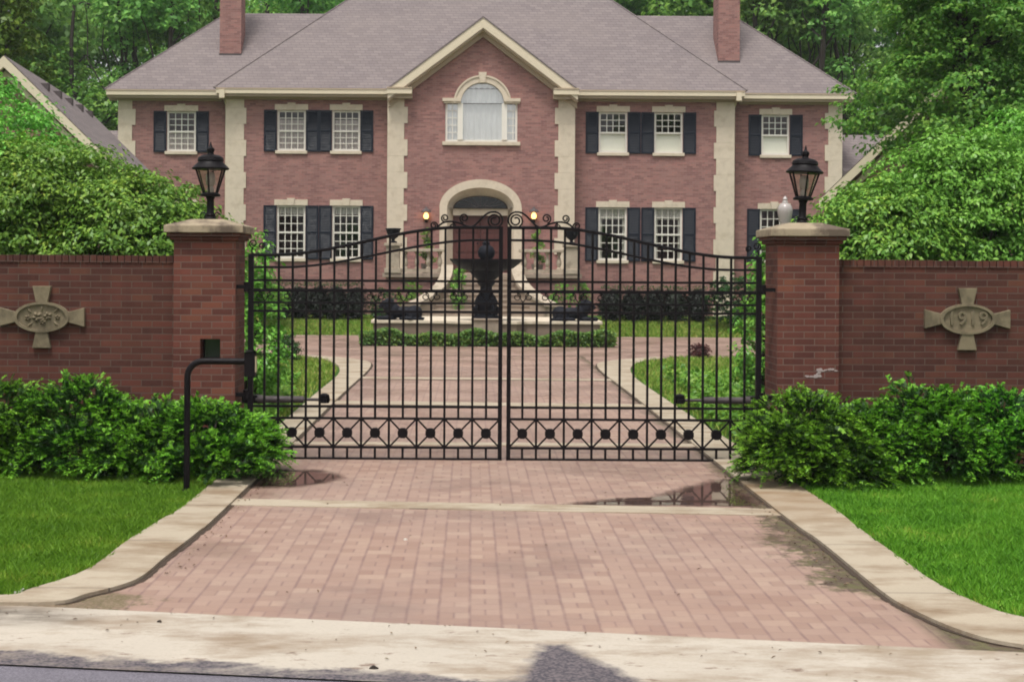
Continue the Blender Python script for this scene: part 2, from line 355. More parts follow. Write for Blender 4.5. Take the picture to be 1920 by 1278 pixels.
class MB:
    def __init__(s): s.v = []; s.f = []; s.mi = []; s.cur = 0
    def quad(s, *pts):
        n = len(s.v); s.v += [tuple(p) for p in pts]; s.f.append(tuple(range(n, n + len(pts)))); s.mi.append(s.cur); return s
    def box(s, x0, x1, y0, y1, z0, z1):
        if x0 > x1: x0, x1 = x1, x0
        n = len(s.v)
        s.v += [(x0, y0, z0), (x1, y0, z0), (x1, y1, z0), (x0, y1, z0), (x0, y0, z1), (x1, y0, z1), (x1, y1, z1), (x0, y1, z1)]
        for q in ((3, 2, 1, 0), (4, 5, 6, 7), (0, 1, 5, 4), (1, 2, 6, 5), (2, 3, 7, 6), (3, 0, 4, 7)):
            s.f.append(tuple(n + i for i in q)); s.mi.append(s.cur)
        return s
    def frustum(s, cx, cy, z0, z1, a0, b0, a1, b1):
        n = len(s.v)
        for z, a, b in ((z0, a0, b0), (z1, a1, b1)):
            s.v += [(cx - a, cy - b, z), (cx + a, cy - b, z), (cx + a, cy + b, z), (cx - a, cy + b, z)]
        for q in ((3, 2, 1, 0), (4, 5, 6, 7), (0, 1, 5, 4), (1, 2, 6, 5), (2, 3, 7, 6), (3, 0, 4, 7)):
            s.f.append(tuple(n + i for i in q)); s.mi.append(s.cur)
        return s
    def prism_y(s, poly, y0, y1):            # polygon in XZ (counter-clockwise seen from -Y), extruded along Y
        n, k = len(s.v), len(poly)
        s.v += [(x, y0, z) for x, z in poly] + [(x, y1, z) for x, z in poly]
        s.f.append(tuple(range(n, n + k))); s.f.append(tuple(range(n + 2 * k - 1, n + k - 1, -1)))
        for i in range(k):
            j = (i + 1) % k; s.f.append((n + j, n + i, n + k + i, n + k + j))
        s.mi += [s.cur] * (k + 2); return s
    def prism_z(s, poly, z0, z1):
        n, k = len(s.v), len(poly)
        s.v += [(x, y, z0) for x, y in poly] + [(x, y, z1) for x, y in poly]
        s.f.append(tuple(range(n + k - 1, n - 1, -1))); s.f.append(tuple(range(n + k, n + 2 * k)))
        for i in range(k):
            j = (i + 1) % k; s.f.append((n + i, n + j, n + k + j, n + k + i))
        s.mi += [s.cur] * (k + 2); return s
    def bar(s, p, q, w, d=None):             # square bar between two points
        return s.tube([p, q], w / 2, 4, rot=math.pi / 4, k=math.sqrt(2))
    def tube(s, path, r, n=8, rot=0.0, k=1.0, cap=True):
        pts = [Vector(p) for p in path]; m = len(pts)
        rs = r if isinstance(r, (list, tuple)) else [r] * m
        base = len(s.v); up = None
        for i, p in enumerate(pts):
            t = (pts[min(i + 1, m - 1)] - pts[max(i - 1, 0)]).normalized()
            if up is None:
                up = Vector((0, 1, 0)) if abs(t.y) < 0.9 else Vector((0, 0, 1))
            a = t.cross(up)
            if a.length < 1e-5: a = t.orthogonal()
            a.normalize(); b = a.cross(t).normalized(); up = b if abs(t.dot(Vector((0, 1, 0)))) >= 0.9 else up
            for j in range(n):
                g = 2 * math.pi * j / n + rot
                s.v.append(tuple(p + (a * math.cos(g) + b * math.sin(g)) * rs[i] * k))
        for i in range(m - 1):
            for j in range(n):
                j2 = (j + 1) % n
                s.f.append((base + i * n + j, base + i * n + j2, base + (i + 1) * n + j2, base + (i + 1) * n + j)); s.mi.append(s.cur)
        if cap:
            s.f.append(tuple(base + j for j in range(n - 1, -1, -1))); s.f.append(tuple(base + (m - 1) * n + j for j in range(n))); s.mi += [s.cur] * 2
        return s
    def lathe(s, prof, cx, cy, n=24, rot=0.0, cap=True):
        base, m = len(s.v), len(prof)
        for r, z in prof:
            for j in range(n):
                g = 2 * math.pi * j / n + rot; s.v.append((cx + r * math.cos(g), cy + r * math.sin(g), z))
        for i in range(m - 1):
            for j in range(n):
                j2 = (j + 1) % n
                s.f.append((base + i * n + j, base + i * n + j2, base + (i + 1) * n + j2, base + (i + 1) * n + j)); s.mi.append(s.cur)
        if cap:
            s.f.append(tuple(base + j for j in range(n - 1, -1, -1))); s.f.append(tuple(base + (m - 1) * n + j for j in range(n))); s.mi += [s.cur] * 2
        return s
    def build(s, name, mats, parent=None, smooth=False, bevel=0.0, origin=None):
        vs = np.array(s.v, dtype=float)
        c = origin if origin is not None else ((vs.max(0) + vs.min(0)) / 2 * (1, 1, 0) + vs.min(0) * (0, 0, 1))
        c = np.array(c, dtype=float)
        me = bpy.data.meshes.new(name); me.from_pydata((vs - c).tolist(), [], s.f)
        mats = mats if isinstance(mats, (list, tuple)) else [mats]
        for m in mats: me.materials.append(M[m] if isinstance(m, str) else m)
        me.polygons.foreach_set('material_index', s.mi)
        if smooth: me.polygons.foreach_set('use_smooth', [True] * len(me.polygons))
        bm = bmesh.new(); bm.from_mesh(me)
        bmesh.ops.recalc_face_normals(bm, faces=bm.faces) if not getattr(s, 'keep', False) else None
        bm.to_mesh(me); bm.free()
        me.update()
        o = link_mesh(name, me, parent, c)
        if bevel:
            b = o.modifiers.new('bevel', 'BEVEL'); b.width = bevel; b.segments = 2; b.limit_method = 'ANGLE'
        if smooth:
            try: me.set_sharp_from_angle(angle=R(38))
            except Exception: pass
        return o

def children(o): return [c for c in bpy.data.objects if c.parent == o]
def copy_tree(o, parent=None):
    c = o.copy(); COL.objects.link(c); c.parent = parent
    for ch in children(o): copy_tree(ch, c)
    return c

# ---------------------------------------------------------------- foliage
def unit(a): return a / np.maximum(np.linalg.norm(a, axis=1, keepdims=True), 1e-9)
def leaves_mesh(name, pos, nrm, dirv, L, W, mats, mi=None, origin=(0, 0, 0), parent=None, fold=0.25):
    """one folded four-cornered leaf per point"""
    N = len(pos)
    L = np.broadcast_to(np.asarray(L, float), (N,))[:, None]; W = np.broadcast_to(np.asarray(W, float), (N,))[:, None]
    nrm = unit(nrm); d = dirv - nrm * np.sum(dirv * nrm, axis=1, keepdims=True); d = unit(d)
    sd = np.cross(nrm, d)
    b = pos - d * L * 0.5; tp = pos + d * L * 0.5 - nrm * L * 0.12
    l = pos + sd * W * 0.5 + nrm * W * fold; r = pos - sd * W * 0.5 + nrm * W * fold
    v = np.stack([b, r, tp, l], axis=1).reshape(-1, 3) - np.array(origin)
    me = bpy.data.meshes.new(name)
    me.vertices.add(4 * N); me.vertices.foreach_set('co', v.astype(np.float32).ravel())
    me.loops.add(4 * N); me.loops.foreach_set('vertex_index', np.arange(4 * N, dtype=np.int32))
    me.polygons.add(N); me.polygons.foreach_set('loop_start', np.arange(0, 4 * N, 4, dtype=np.int32))
    mats = mats if isinstance(mats, (list, tuple)) else [mats]
    for m in mats: me.materials.append(M[m])
    if mi is not None: me.polygons.foreach_set('material_index', np.asarray(mi, dtype=np.int32))
    me.update(); me.validate()
    return link_mesh(name, me, parent, origin)

def blob_points(blobs, n_clump, per, clump_r, flat=0.5, shell=0.45, seed=0, zmin=-1e9):
    """leaves gathered in flattened clumps spread through ellipsoid blobs"""
    g = np.random.default_rng(seed)
    vol = np.array([b[3] * b[4] * b[5] for b in blobs]) ** (2 / 3)
    idx = g.choice(len(blobs), n_clump, p=vol / vol.sum())
    B = np.array(blobs)[idx]
    u = unit(g.normal(size=(n_clump, 3)))
    rad = (shell + (1 - shell) * g.random((n_clump, 1)) ** 0.6) * (0.86 + 0.28 * g.random((n_clump, 1)))
    c = B[:, :3] + u * B[:, 3:6] * rad
    keep = c[:, 2] > zmin; c = c[keep]; u = u[keep]
    K = len(c)
    cr = clump_r * (0.6 + 0.8 * g.random((K, 1, 1)))
    q = g.normal(size=(K, per, 3)); q /= np.linalg.norm(q, axis=2, keepdims=True)
    q *= g.random((K, per, 1)) ** 0.45
    loc = q * cr * np.array([1, 1, flat])
    pos = c[:, None, :] + loc
    pos[..., 2] -= 0.35 * np.sum(loc[..., :2] ** 2, axis=2) / cr[..., 0]        # droop at the rim of each clump
    out = q * 0.55 + np.array([0, 0, 0.75]) + u[:, None, :] * 0.35 + g.normal(size=q.shape) * 0.38
    d = q * np.array([1, 1, 0.2]) + g.normal(size=q.shape) * 0.35 + np.array([0, 0, -0.15])
    m = pos.reshape(-1, 3)[:, 2] > zmin
    return m, pos.reshape(-1, 3)[m], out.reshape(-1, 3)[m], d.reshape(-1, 3)[m], c

def bush(name, loc, blobs, n_clump, per, clump_r, leaf, mat, label, cat='shrub', group=None, seed=0, flat=0.5, shell=0.45, stems=7, aspect=0.5, zmin=0.04):
    """a shrub: leaf clumps over a fan of woody stems; blobs are given relative to loc"""
    root = empty(name, loc, label, cat, group)
    m, p, n, d, c = blob_points(blobs, n_clump, per, clump_r, flat, shell, seed, zmin)
    g = np.random.default_rng(seed + 5)
    L = leaf * (0.7 + 0.6 * g.random(len(p)))
    leaves_mesh('foliage', p + np.array(loc), n, d, L, L * aspect, mat, origin=loc, parent=root)
    if stems and len(c):
        mb = MB()
        for k in range(stems):
            e = Vector(c[g.integers(len(c))]) * 0.9; b0 = Vector((g.normal() * 0.08, g.normal() * 0.08, 0))
            mid = b0.lerp(e, 0.5) + Vector((0, 0, 0.12 * e.length))
            a = Vector(loc)
            mb.tube([a + b0, a + mid, a + e], [0.03, 0.02, 0.008], 6)
        mb.build('stem', 'bark', root, smooth=True)
    return root

def spray_bush(name, loc, blobs, n_spray, label, group, seed=0, length=0.17, mats=('yew_old', 'yew_young')):
    blobs = [(a, b, c * .93, d, e, f * .9) for a, b, c, d, e, f in blobs]
    n_spray = int(n_spray * 1.35)
    """a spreading yew: feathery sprays of needles, brighter new growth at their tips"""
    root = empty(name, loc, label, 'shrub', group)
    g = np.random.default_rng(seed)
    A = np.array(blobs); area = (A[:, 3] * A[:, 5])
    idx = g.choice(len(A), n_spray, p=area / area.sum()); B = A[idx]
    u = g.normal(size=(n_spray, 3)); u[:, 2] = np.abs(u[:, 2]) * 0.9 - 0.25; u = unit(u)
    lump = 1 + 0.10 * np.sin(u[:, 0] * 7 + seed) * np.cos(u[:, 1] * 6) + 0.08 * np.sin(u[:, 2] * 11 + u[:, 0] * 5)
    rad = (0.62 + 0.40 * g.random(n_spray) ** 0.6) * lump
    nc = max(60, n_spray // 20)                                   # sprays sit on branch ends, with gaps between the branches
    ci = g.integers(nc, size=n_spray); tip = g.random(n_spray) < 0.86; ci = ci % nc
    ui = u[:nc][ci]; Bi = B[:nc][ci]; ri = rad[:nc][ci]
    u = np.where(tip[:, None], unit(ui + g.normal(size=u.shape) * 0.10), u); B = np.where(tip[:, None], Bi, B)
    rad = np.where(tip, np.maximum(ri, .78) * (0.93 + 0.16 * g.random(n_spray)), rad * .8)
    base = B[:, :3] + u * B[:, 3:6] * rad[:, None]
    d = unit(u * np.array([1, 1, 0.7]) + np.array([0, -0.1, 0.30]) + g.normal(size=u.shape) * 0.35)
    n = unit(np.cross(np.cross(d, [0, 0, 1.0]), d) + g.normal(size=u.shape) * 0.25)
    K = 9; Ls = length * (0.6 + 0.8 * g.random(n_spray))
    P, Nn, D, MI = [], [], [], []
    side = np.cross(n, d)
    for k in range(K):
        t = (k + 0.6) / K
        for sgn in (-1, 1):
            q = base + d * (Ls * t)[:, None] - np.array([0, 0, 1]) * (Ls * 0.35 * t * t)[:, None] + side * sgn * (Ls * 0.10 * (1 - 0.6 * t))[:, None]
            P.append(q); Nn.append(n + g.normal(size=n.shape) * 0.25); D.append(d * 0.75 + side * sgn * 0.8 + g.normal(size=n.shape) * 0.12)
            young = (t > 0.5) & (rad > 0.80) & (g.random(n_spray) < 0.8)
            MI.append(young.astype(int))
    P = np.concatenate(P); Nn = np.concatenate(Nn); D = np.concatenate(D); MI = np.concatenate(MI)
    k = P[:, 2] > 0.02; P, Nn, D, MI = P[k], Nn[k], D[k], MI[k]
    L = 0.040 * (0.7 + 0.6 * g.random(len(P)))
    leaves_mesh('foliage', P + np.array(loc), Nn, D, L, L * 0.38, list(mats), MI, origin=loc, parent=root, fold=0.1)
    mb = MB(); a = Vector(loc)
    for k in range(10):
        e = Vector(base[g.integers(n_spray)]); mb.tube([a + Vector((g.normal() * .1, g.normal() * .1, 0)), a + e * 0.5 + Vector((0, 0, .08)), a + e * 0.95], [0.018, 0.013, 0.005], 6)
    mb.build('stem', 'bark', root, smooth=True)
    return root

def limb_tube(mb, p0, p1, r0, r1, g, wig=0.06, n=8, seg=6):
    p0, p1 = Vector(p0), Vector(p1); L = (p1 - p0).length; pts, rs = [], []
    for i in range(seg + 1):
        t = i / seg
        o = Vector((g.normal(), g.normal(), g.normal() * 0.3)) * wig * L * (0 if i in (0, seg) else 1) * 0.4
        pts.append(p0.lerp(p1, t) + o); rs.append(r0 + (r1 - r0) * t)
    mb.tube(pts, rs, n); return pts

def tree(name, loc, h_trunk, r_trunk, blobs, n_clump, per, clump_r, leaf, mat, label, cat='tree', group=None, seed=0, flat=0.45, shell=0.3, limbs=9, lean=0.0, aspect=0.6):
    root = empty(name, loc, label, cat, group); g = np.random.default_rng(seed); a = Vector(loc)
    mb = MB(); top = a + Vector((lean, 0, h_trunk))
    mb.lathe([(r_trunk * 1.6, -0.1), (r_trunk * 1.2, 0.25), (r_trunk * 1.03, 0.7)], 0, 0, 10, cap=False)
    mb.v = [(x + a.x, y + a.y, z + a.z) for x, y, z in mb.v]
    tp = limb_tube(mb, a + Vector((0, 0, 0.6)), top, r_trunk, r_trunk * 0.35, g, 0.025, 10, 8)
    m, p, n, d, c = blob_points(blobs, n_clump, per, clump_r, flat, shell, seed)
    for k in range(limbs):
        e = a + Vector(c[g.integers(len(c))]); s0 = tp[int(2 + (len(tp) - 3) * g.random())]
        if e.z < s0.z - 0.5: e.z = s0.z + 0.5
        limb_tube(mb, s0, e, r_trunk * 0.38, 0.02, g, 0.10, 6, 5)
    mb.build('trunk', 'bark', root, smooth=True, origin=loc)
    L = leaf * (0.65 + 0.7 * g.random(len(p)))
    leaves_mesh('crown', p + np.array(loc), n, d, L, L * aspect, mat, origin=loc, parent=root)
    return root

# ================================================================ SETTING
def ground_z(x, y):
    def ss(a, b, t):
        t = min(1, max(0, (t - a) / (b - a))); return t * t * (3 - 2 * t)
    z = 0.33 * ss(42.2, 45.0, y)
    if y > 62: z += 16 * ss(62, 150, y) + 4 * ss(150, 260, y)
    return z
mb = MB()
xs = [-260, -120, -60, -40, -30, -22, -16, -12, -9, -6, -3, 0, 3, 6, 9, 12, 16, 22, 30, 40, 60, 120, 260]
ys = [-120, -40, -10, 0, 4, 8, 12, 16, 22, 28, 34, 40, 42, 42.6, 43.2, 43.8, 44.4, 45, 48, 55, 62, 66, 72, 80, 90, 100, 115, 130, 150, 190, 260]
for y in ys:
    for x in xs: mb.v.append((x, y, ground_z(x, y)))
nx = len(xs)
for j in range(len(ys) - 1):
    for i in range(nx - 1):
        mb.f.append((j * nx + i, j * nx + i + 1, (j + 1) * nx + i + 1, (j + 1) * nx + i)); mb.mi.append(0)
tag(mb.build('ground', 'turf', origin=(0, 0, 0), smooth=True), 'lawn and wooded slope around the house', kind='structure')

def sheet(name, poly, z, mat, label, kind='structure'):
    mb = MB(); mb.quad(*[(x, y, z) for x, y in poly])
    o = mb.build(name, mat, origin=(0, 0, 0))
    return tag(o, label, kind=kind)
road_y = lambda x: 7.07 - 0.14 * (x + 0.72)
gut_y = lambda x: 8.42 - 0.165 * (x + 1.98)
sheet('road', [(-40, road_y(-40) - 9), (40, road_y(40) - 9), (40, road_y(40)), (-40, road_y(-40))], 0.004, 'asphalt', 'wet grey asphalt street along the bottom edge')
sheet('pavement', [(-40, road_y(-40) - .02), (40, road_y(40) - .02), (40, gut_y(40)), (-40, gut_y(-40))], 0.0135, 'apron_concrete', 'stained pale concrete gutter strip between street and pavers')
# long brick drive and its turning circle
left_in = [G(72, 1139), G(165, 1122), G(255, 1095), G(310, 1052), G(370, 1005), G(440, 951)]
XL, XR = -1.99, 2.50
right_in = [G(1920, 1220), G(1810, 1195), G(1710, 1152), G(1650, 1115), G(1535, 1020)]
front = [left_in[0], left_in[1], left_in[2], left_in[3]] + [(XL, left_in[5][1]), (XL, 32.8)]
frontR = [(XR, 32.8), (XR, right_in[4][1])] + [right_in[3], right_in[2], right_in[1], right_in[0]]
poly = front + frontR
poly = [(XL - .9, left_in[0][1] - .3)] + poly + [(3.0, 7.3)]
sheet('driveway', [poly[0]] + poly[1:], 0.011, 'paver', 'rose brick paver driveway running from the gutter through the gate')
sheet('turning_circle', [(-7.2, 32.6), (7.8, 32.6), (7.8, 42.2), (-7.2, 42.2)], 0.007, 'paver_across', 'paved turning circle in front of the fountain')

for sg_, xe_ in ((-1, XL), (1, XR)):
    sheet('driveway', [(xe_, 28.5), (xe_ + sg_ * .5, 30.6), (xe_ + sg_ * 1.7, 32.3), (xe_ + sg_ * 1.7, 32.6), (xe_, 32.6)][::sg_], 0.0075, 'paver_across', f'rose brick pavers in the {"left" if sg_ < 0 else "right"} flare of the drive')
def kerb(inner, outer, label, z=0.035):
    mb = MB(); n = len(inner)
    for a in range(n - 1):
        i0, i1, o0, o1 = inner[a], inner[a + 1], outer[a], outer[a + 1]
        mb.quad((*i0, z), (*i1, z), (*o1, z), (*o0, z)); mb.quad((*i0, 0), (*i1, 0), (*i1, z), (*i0, z)); mb.quad((*o0, z), (*o1, z), (*o1, 0), (*o0, 0))
    mb.quad((*inner[0], 0), (*inner[0], z), (*outer[0], z), (*outer[0], 0))
    return tag(mb.build('kerb', 'kerb_concrete', origin=(0, 0, 0)), label, kind='structure')
def densify(pts, k=6):
    out = []
    n = len(pts)
    for i in range(n - 1):
        p0 = pts[max(i - 1, 0)]; p1 = pts[i]; p2 = pts[i + 1]; p3 = pts[min(i + 2, n - 1)]
        for j in range(k):
            t = j / k
            out.append(tuple(0.5 * (2 * p1[q] + (p2[q] - p0[q]) * t + (2 * p0[q] - 5 * p1[q] + 4 * p2[q] - p3[q]) * t * t + (3 * p1[q] - p0[q] - 3 * p2[q] + p3[q]) * t ** 3) for q in (0, 1)))
    return out + [pts[-1]]
li = densify([(-3.6, gut_y(-3.6) - .12), left_in[0], left_in[1], left_in[2], left_in[3], left_in[4], (XL, 12.3), (XL, 22), (XL, 29.0), (-2.45, 31.0), (-3.6, 32.4)])
lo = densify([(-3.6, gut_y(-3.6) + .1), G(0, 1125), G(60, 1112), G(165, 1075), G(240, 1020), G(300, 982), G(385, 922), (-2.4, 22), (-2.45, 27.2), (-2.95, 30.4), (-3.8, 32.0)])
ri = densify([(3.5, 7.42), right_in[0], right_in[1], right_in[2], right_in[3], right_in[4], (XR, 12.3), (XR, 22), (XR, 29.0), (2.95, 31.0), (4.1, 32.4)])
ro = densify([(3.75, 8.02), G(1920, 1167), G(1810, 1130), G(1740, 1092), G(1710, 1070), G(1610, 997), G(1515, 927), (2.92, 22), (2.98, 27.2), (3.45, 30.4), (4.3, 32.0)])
kerb(li, lo, 'tan concrete kerb strip curving along the left of the drive')
kerb(ri, ro, 'tan concrete kerb strip curving along the right of the drive')
def strip(y0l, y0r, w, label, lip=True):
    mb = MB(); z = 0.018
    for (x0, x1) in ((XL + .002, XR - .002),):
        yl, yr = y0l, y0r
        mb.quad((x0, yl - w, z), (x1, yr - w, z), (x1, yr, z), (x0, yl, z)); mb.quad((x0, yl - w, 0), (x1, yr - w, 0), (x1, yr - w, z), (x0, yl - w, z))
    return tag(mb.build('concrete_band', 'kerb_concrete', origin=(0, 0, 0)), label, kind='structure')
strip(G(455, 938)[1], G(1455, 957)[1], 0.33, 'pale concrete band crossing the drive in front of the gate')
strip(16.55, 16.55, 0.28, 'pale concrete band crossing the drive just behind the gate')
strip(21.6, 21.3, 0.5, 'pale concrete band crossing the middle of the drive')
strip(26.3, 26.1, 0.4, 'pale concrete band crossing the drive near the circle')
for k, (yy, a) in enumerate(((21.0, 0), (25.75, 0), (32.75, 0))):
    sheet('joint', [(XL, yy - .07), (XR, yy - .07), (XR, yy), (XL, yy)], 0.0145, 'soil', ['dark joint below the middle concrete band', 'dark joint below the far concrete band', 'dark joint where drive meets circle'][k])
# dark open joint between pavers and kerbs, with the kerb's shadow painted in
for nm, inn, sg in (('left', li, 1), ('right', ri, -1)):
    mb = MB(); g = np.random.default_rng(3)
    for a in range(6, len(inn) - 1):
        p, q = inn[a], inn[a + 1]; w0, w1 = 0.025 + 0.02 * g.random(), 0.025 + 0.02 * g.random()
        mb.quad((p[0] + sg * w0, p[1] + w0 * .3, 0.0155), (q[0] + sg * w1, q[1] + w1 * .3, 0.0155), (q[0], q[1], 0.0155), (p[0], p[1], 0.0155))
    tag(mb.build('joint', 'soil', origin=(0, 0, 0)), f'dark earthy joint and painted shadow along the {nm} kerb', kind='structure')

def ragged(name, ctrl, z, mat, label, amp=0.03, seed=0, k=10, fan=False):
    g = np.random.default_rng(seed); pts = densify(ctrl + [ctrl[0]], k)[:-1]
    pts = [(x + g.normal() * amp, y + g.normal() * amp * 2.0) for x, y in pts]
    mb = MB(); cx, cy = sum(p[0] for p in pts) / len(pts), sum(p[1] for p in pts) / len(pts)
    if fan:
        for i in range(len(pts)): mb.quad((cx, cy, z), (*pts[i], z), (*pts[(i + 1) % len(pts)], z))
        return tag(mb.build(name, mat, origin=(0, 0, 0)), label, kind='structure')
    return sheet(name, pts, z, mat, label)
def puddle(ctrl, c, label):
    pts = densify(ctrl + [ctrl[0]], 8)[:-1]; n = len(pts)
    me = bpy.data.meshes.new('puddle'); vs_ = [(*c, .0168)] + [(c[0] + (x - c[0]) * .5, c[1] + (y - c[1]) * .5, .0168) for x, y in pts] + [(x, y, .0168) for x, y in pts]
    fs_ = [(0, 1 + i, 1 + (i + 1) % n) for i in range(n)] + [(1 + i, 1 + n + i, 1 + n + (i + 1) % n, 1 + (i + 1) % n) for i in range(n)]
    me.from_pydata(vs_, [], fs_); a = me.attributes.new('depth', 'FLOAT', 'POINT'); a.data.foreach_set('value', [1.0] * (n + 1) + [0.0] * n)
    me.materials.append(M['puddle']); tag(link_mesh('puddle', me, None, (0, 0, 0)), label, kind='structure')
puddle([(.6, 12.22), (1.1, 12.62), (1.5, 12.72), (1.75, 13.1), (2.1, 13.6), (2.47, 14.0), (2.49, 13.2), (2.49, 12.22), (2.0, 12.18), (1.3, 12.2)], (2.05, 12.6), 'rain puddle on the pavers beside the right kerb, reflecting the gate')
puddle([(-1.98, 13.0), (-1.5, 13.1), (-1.2, 13.5), (-1.15, 13.9), (-1.45, 14.3), (-1.7, 14.3), (-1.98, 14.4)], (-1.7, 13.7), 'small rain puddle on the pavers by the left kerb')

# lawns: blades of grass
def grass(name, n, region, hmin, hmax, w, mat, label, seed, ok=lambda x, y: np.ones(len(x), bool), z0=0.0):
    g = np.random.default_rng(seed); (x0, x1, y0, y1) = region
    x = g.uniform(x0, x1, n); y = g.uniform(y0, y1, n); k = ok(x, y); x, y = x[k], y[k]; n = len(x)
    patch = 0.75 + 0.35 * np.sin(x * 2.1 + 1.3 * np.sin(y * 1.7)) * np.cos(y * 1.3 + 0.8 * np.sin(x * 2.9))
    h = g.uniform(hmin, hmax, n) * (0.7 + 0.4 * patch); a = g.uniform(0, 2 * np.pi, n); ln = g.normal(size=(n, 2)) * 0.45
    zz = np.array([ground_z(0, yy) for yy in y]) if y1 > 42 else np.zeros(n)
    b = np.stack([x, y, zz], 1); sd = np.stack([np.cos(a), np.sin(a), np.zeros(n)], 1) * w * 0.5
    tip = b + np.stack([ln[:, 0] * h, ln[:, 1] * h, h], 1)
    mid = b + np.stack([ln[:, 0] * h * .3, ln[:, 1] * h * .3, h * .55], 1)
    v = np.stack([b - sd, b + sd, mid + sd * .8, tip, mid - sd * .8], 1).reshape(-1, 3)
    me = bpy.data.meshes.new(name); me.vertices.add(5 * n); me.vertices.foreach_set('co', v.astype(np.float32).ravel())
    me.loops.add(5 * n); me.loops.foreach_set('vertex_index', np.arange(5 * n, dtype=np.int32))
    me.polygons.add(n); me.polygons.foreach_set('loop_start', np.arange(0, 5 * n, 5, dtype=np.int32)); me.materials.append(M[mat]); me.update(); me.validate()
    return tag(link_mesh(name, me, None, (0, 0, 0)), label, kind='stuff')
lox = np.array([p[0] for p in lo]); loy = np.array([p[1] for p in lo]); rox = np.array([p[0] for p in ro]); roy = np.array([p[1] for p in ro])
def edge_l(y): o = np.argsort(loy); return np.interp(y, loy[o], lox[o])
def edge_r(y): o = np.argsort(roy); return np.interp(y, roy[o], rox[o])
grass('lawn', 130000, (-5.2, -2.3, 8.3, 14.6), 0.03, 0.075, 0.008, 'grass_blade', 'mown green lawn left of the drive, in front of the wall', 21,
      lambda x, y: (x < edge_l(y) + 0.022 * np.sin(y * 23) * np.sin(y * 7.7)) & (y > gut_y(x) + 0.08) & (x > -0.345 * y - .3))
grass('lawn', 130000, (2.7, 5.7, 7.7, 14.6), 0.03, 0.075, 0.008, 'grass_blade', 'mown green lawn right of the drive, in front of the wall', 22,
      lambda x, y: (x > edge_r(y) - 0.022 * np.sin(y * 19) * np.sin(y * 8.3)) & (y > gut_y(x) + 0.3) & (x < 0.39 * y + .3))
grass('lawn', 26000, (-7, -2.3, 17, 32.4), 0.05, 0.11, 0.02, 'grass_far', 'bright lawn inside the gate, left of the drive', 23, lambda x, y: x < edge_l(y) - .05)
grass('lawn', 26000, (2.8, 8, 17, 32.4), 0.05, 0.11, 0.02, 'grass_far', 'bright lawn inside the gate, right of the drive', 24, lambda x, y: x > edge_r(y) + .05)
grass('lawn', 22000, (-8.5, -2.6, 42.3, 47), 0.05, 0.12, 0.03, 'grass_far', 'grass in front of the clipped hedge left of the steps', 25)
grass('lawn', 22000, (3.3, 9.5, 42.3, 47), 0.05, 0.12, 0.03, 'grass_far', 'grass in front of the clipped hedge right of the steps', 26)
def ground_cover(name, region, n, leaf, mat, label, seed, ok, hmax=0.28):
    g = np.random.default_rng(seed); x0, x1, y0, y1 = region
    x = g.uniform(x0, x1, n); y = g.uniform(y0, y1, n); k = ok(x, y); x, y = x[k], y[k]
    z = 0.05 + hmax * g.random(len(x)) ** 0.7 * (0.6 + 0.4 * np.sin(x * 3.1) * np.cos(y * 2.3))
    p = np.stack([x, y, z], 1); nn = g.normal(size=p.shape) * 0.5 + [0, -0.2, 1]; d = g.normal(size=p.shape)
    L = leaf * g.uniform(.6, 1.4, len(x))
    o = leaves_mesh(name, p, nn, d, L, L * .6, mat); return tag(o, label, kind='stuff')
ground_cover('ground_cover', (-6, -2.3, 16.2, 25), 16000, 0.09, 'ivy', 'leafy ground cover inside the gate behind the left pillar', 31, lambda x, y: (x < edge_l(y) - .12) & ((x < -2.9) | (y < 21)))
ground_cover('ground_cover', (2.8, 7, 16.2, 26), 16000, 0.09, 'ivy', 'leafy ground cover inside the gate behind the right pillar', 32, lambda x, y: (x > edge_r(y) + .12) & ((x > 3.4) | (y < 21)))

# ================================================================ PILLARS, WALLS, PLAQUES
PY = 15.0
def pillar(px0, px1, label, niche=False):
    x0, x1 = XZ(px0, 600, PY)[0], XZ(px1, 600, PY)[0]; cx = (x0 + x1) / 2; a = (x1 - x0) / 2
    d = 0.31; cy = PY + d
    root = empty('brick_pillar', (cx, cy, 0), label, 'pillar', 'brick gate pillars')
    mb = MB()
    if not niche: mb.box(x0, x1, PY, PY + 2 * d, -0.05, 2.255)
    else:
        n0, n1 = XZ(375, 650, PY)[0], XZ(413, 650, PY)[0]; z0, z1 = XZ(394, 673, PY)[1], XZ(394, 635, PY)[1]
        mb.box(x0, x1, PY, PY + 2 * d, -0.05, z0); mb.box(x0, x1, PY, PY + 2 * d, z1, 2.255)
        mb.box(x0, n0, PY, PY + 2 * d, z0, z1); mb.box(n1, x1, PY, PY + 2 * d, z0, z1); mb.box(n0, n1, PY + .2, PY + 2 * d, z0, z1)
    mb.build('shaft', 'pier_brick', root)
    if niche:
        q = MB(); q.box(n0 + .012, n1 - .012, PY + .15, PY + .19, z0 + .01, z1 - .01)
        q.box(n0 + .03, n0 + .045, PY + .14, PY + .15, z0 + .03, z1 - .03)
        q.build('intercom_panel', 'black_glass', root)
    c = MB()
    c.box(cx - a - .035, cx + a + .035, PY - .035, PY + 2 * d + .035, 2.255, 2.29)
    c.box(cx - a - .062, cx + a + .062, PY - .062, PY + 2 * d + .062, 2.29, 2.33)
    c.build('corbel', 'wall_brick', root, bevel=.006)
    e = a + .088; f = d + .088
    c = MB(); c.box(cx - e, cx + e, cy - f, cy + f, 2.33, 2.405); c.frustum(cx, cy, 2.405, 2.475, e, f, e * .42, f * .42)
    c.build('cap', 'cap_stone', root, bevel=.008)
    return root, cx, cy, x0, x1
pl, plx, ply, plx0, plx1 = pillar(325, 441, 'brick pillar left of the gate with a small dark niche and stained stone cap', True)
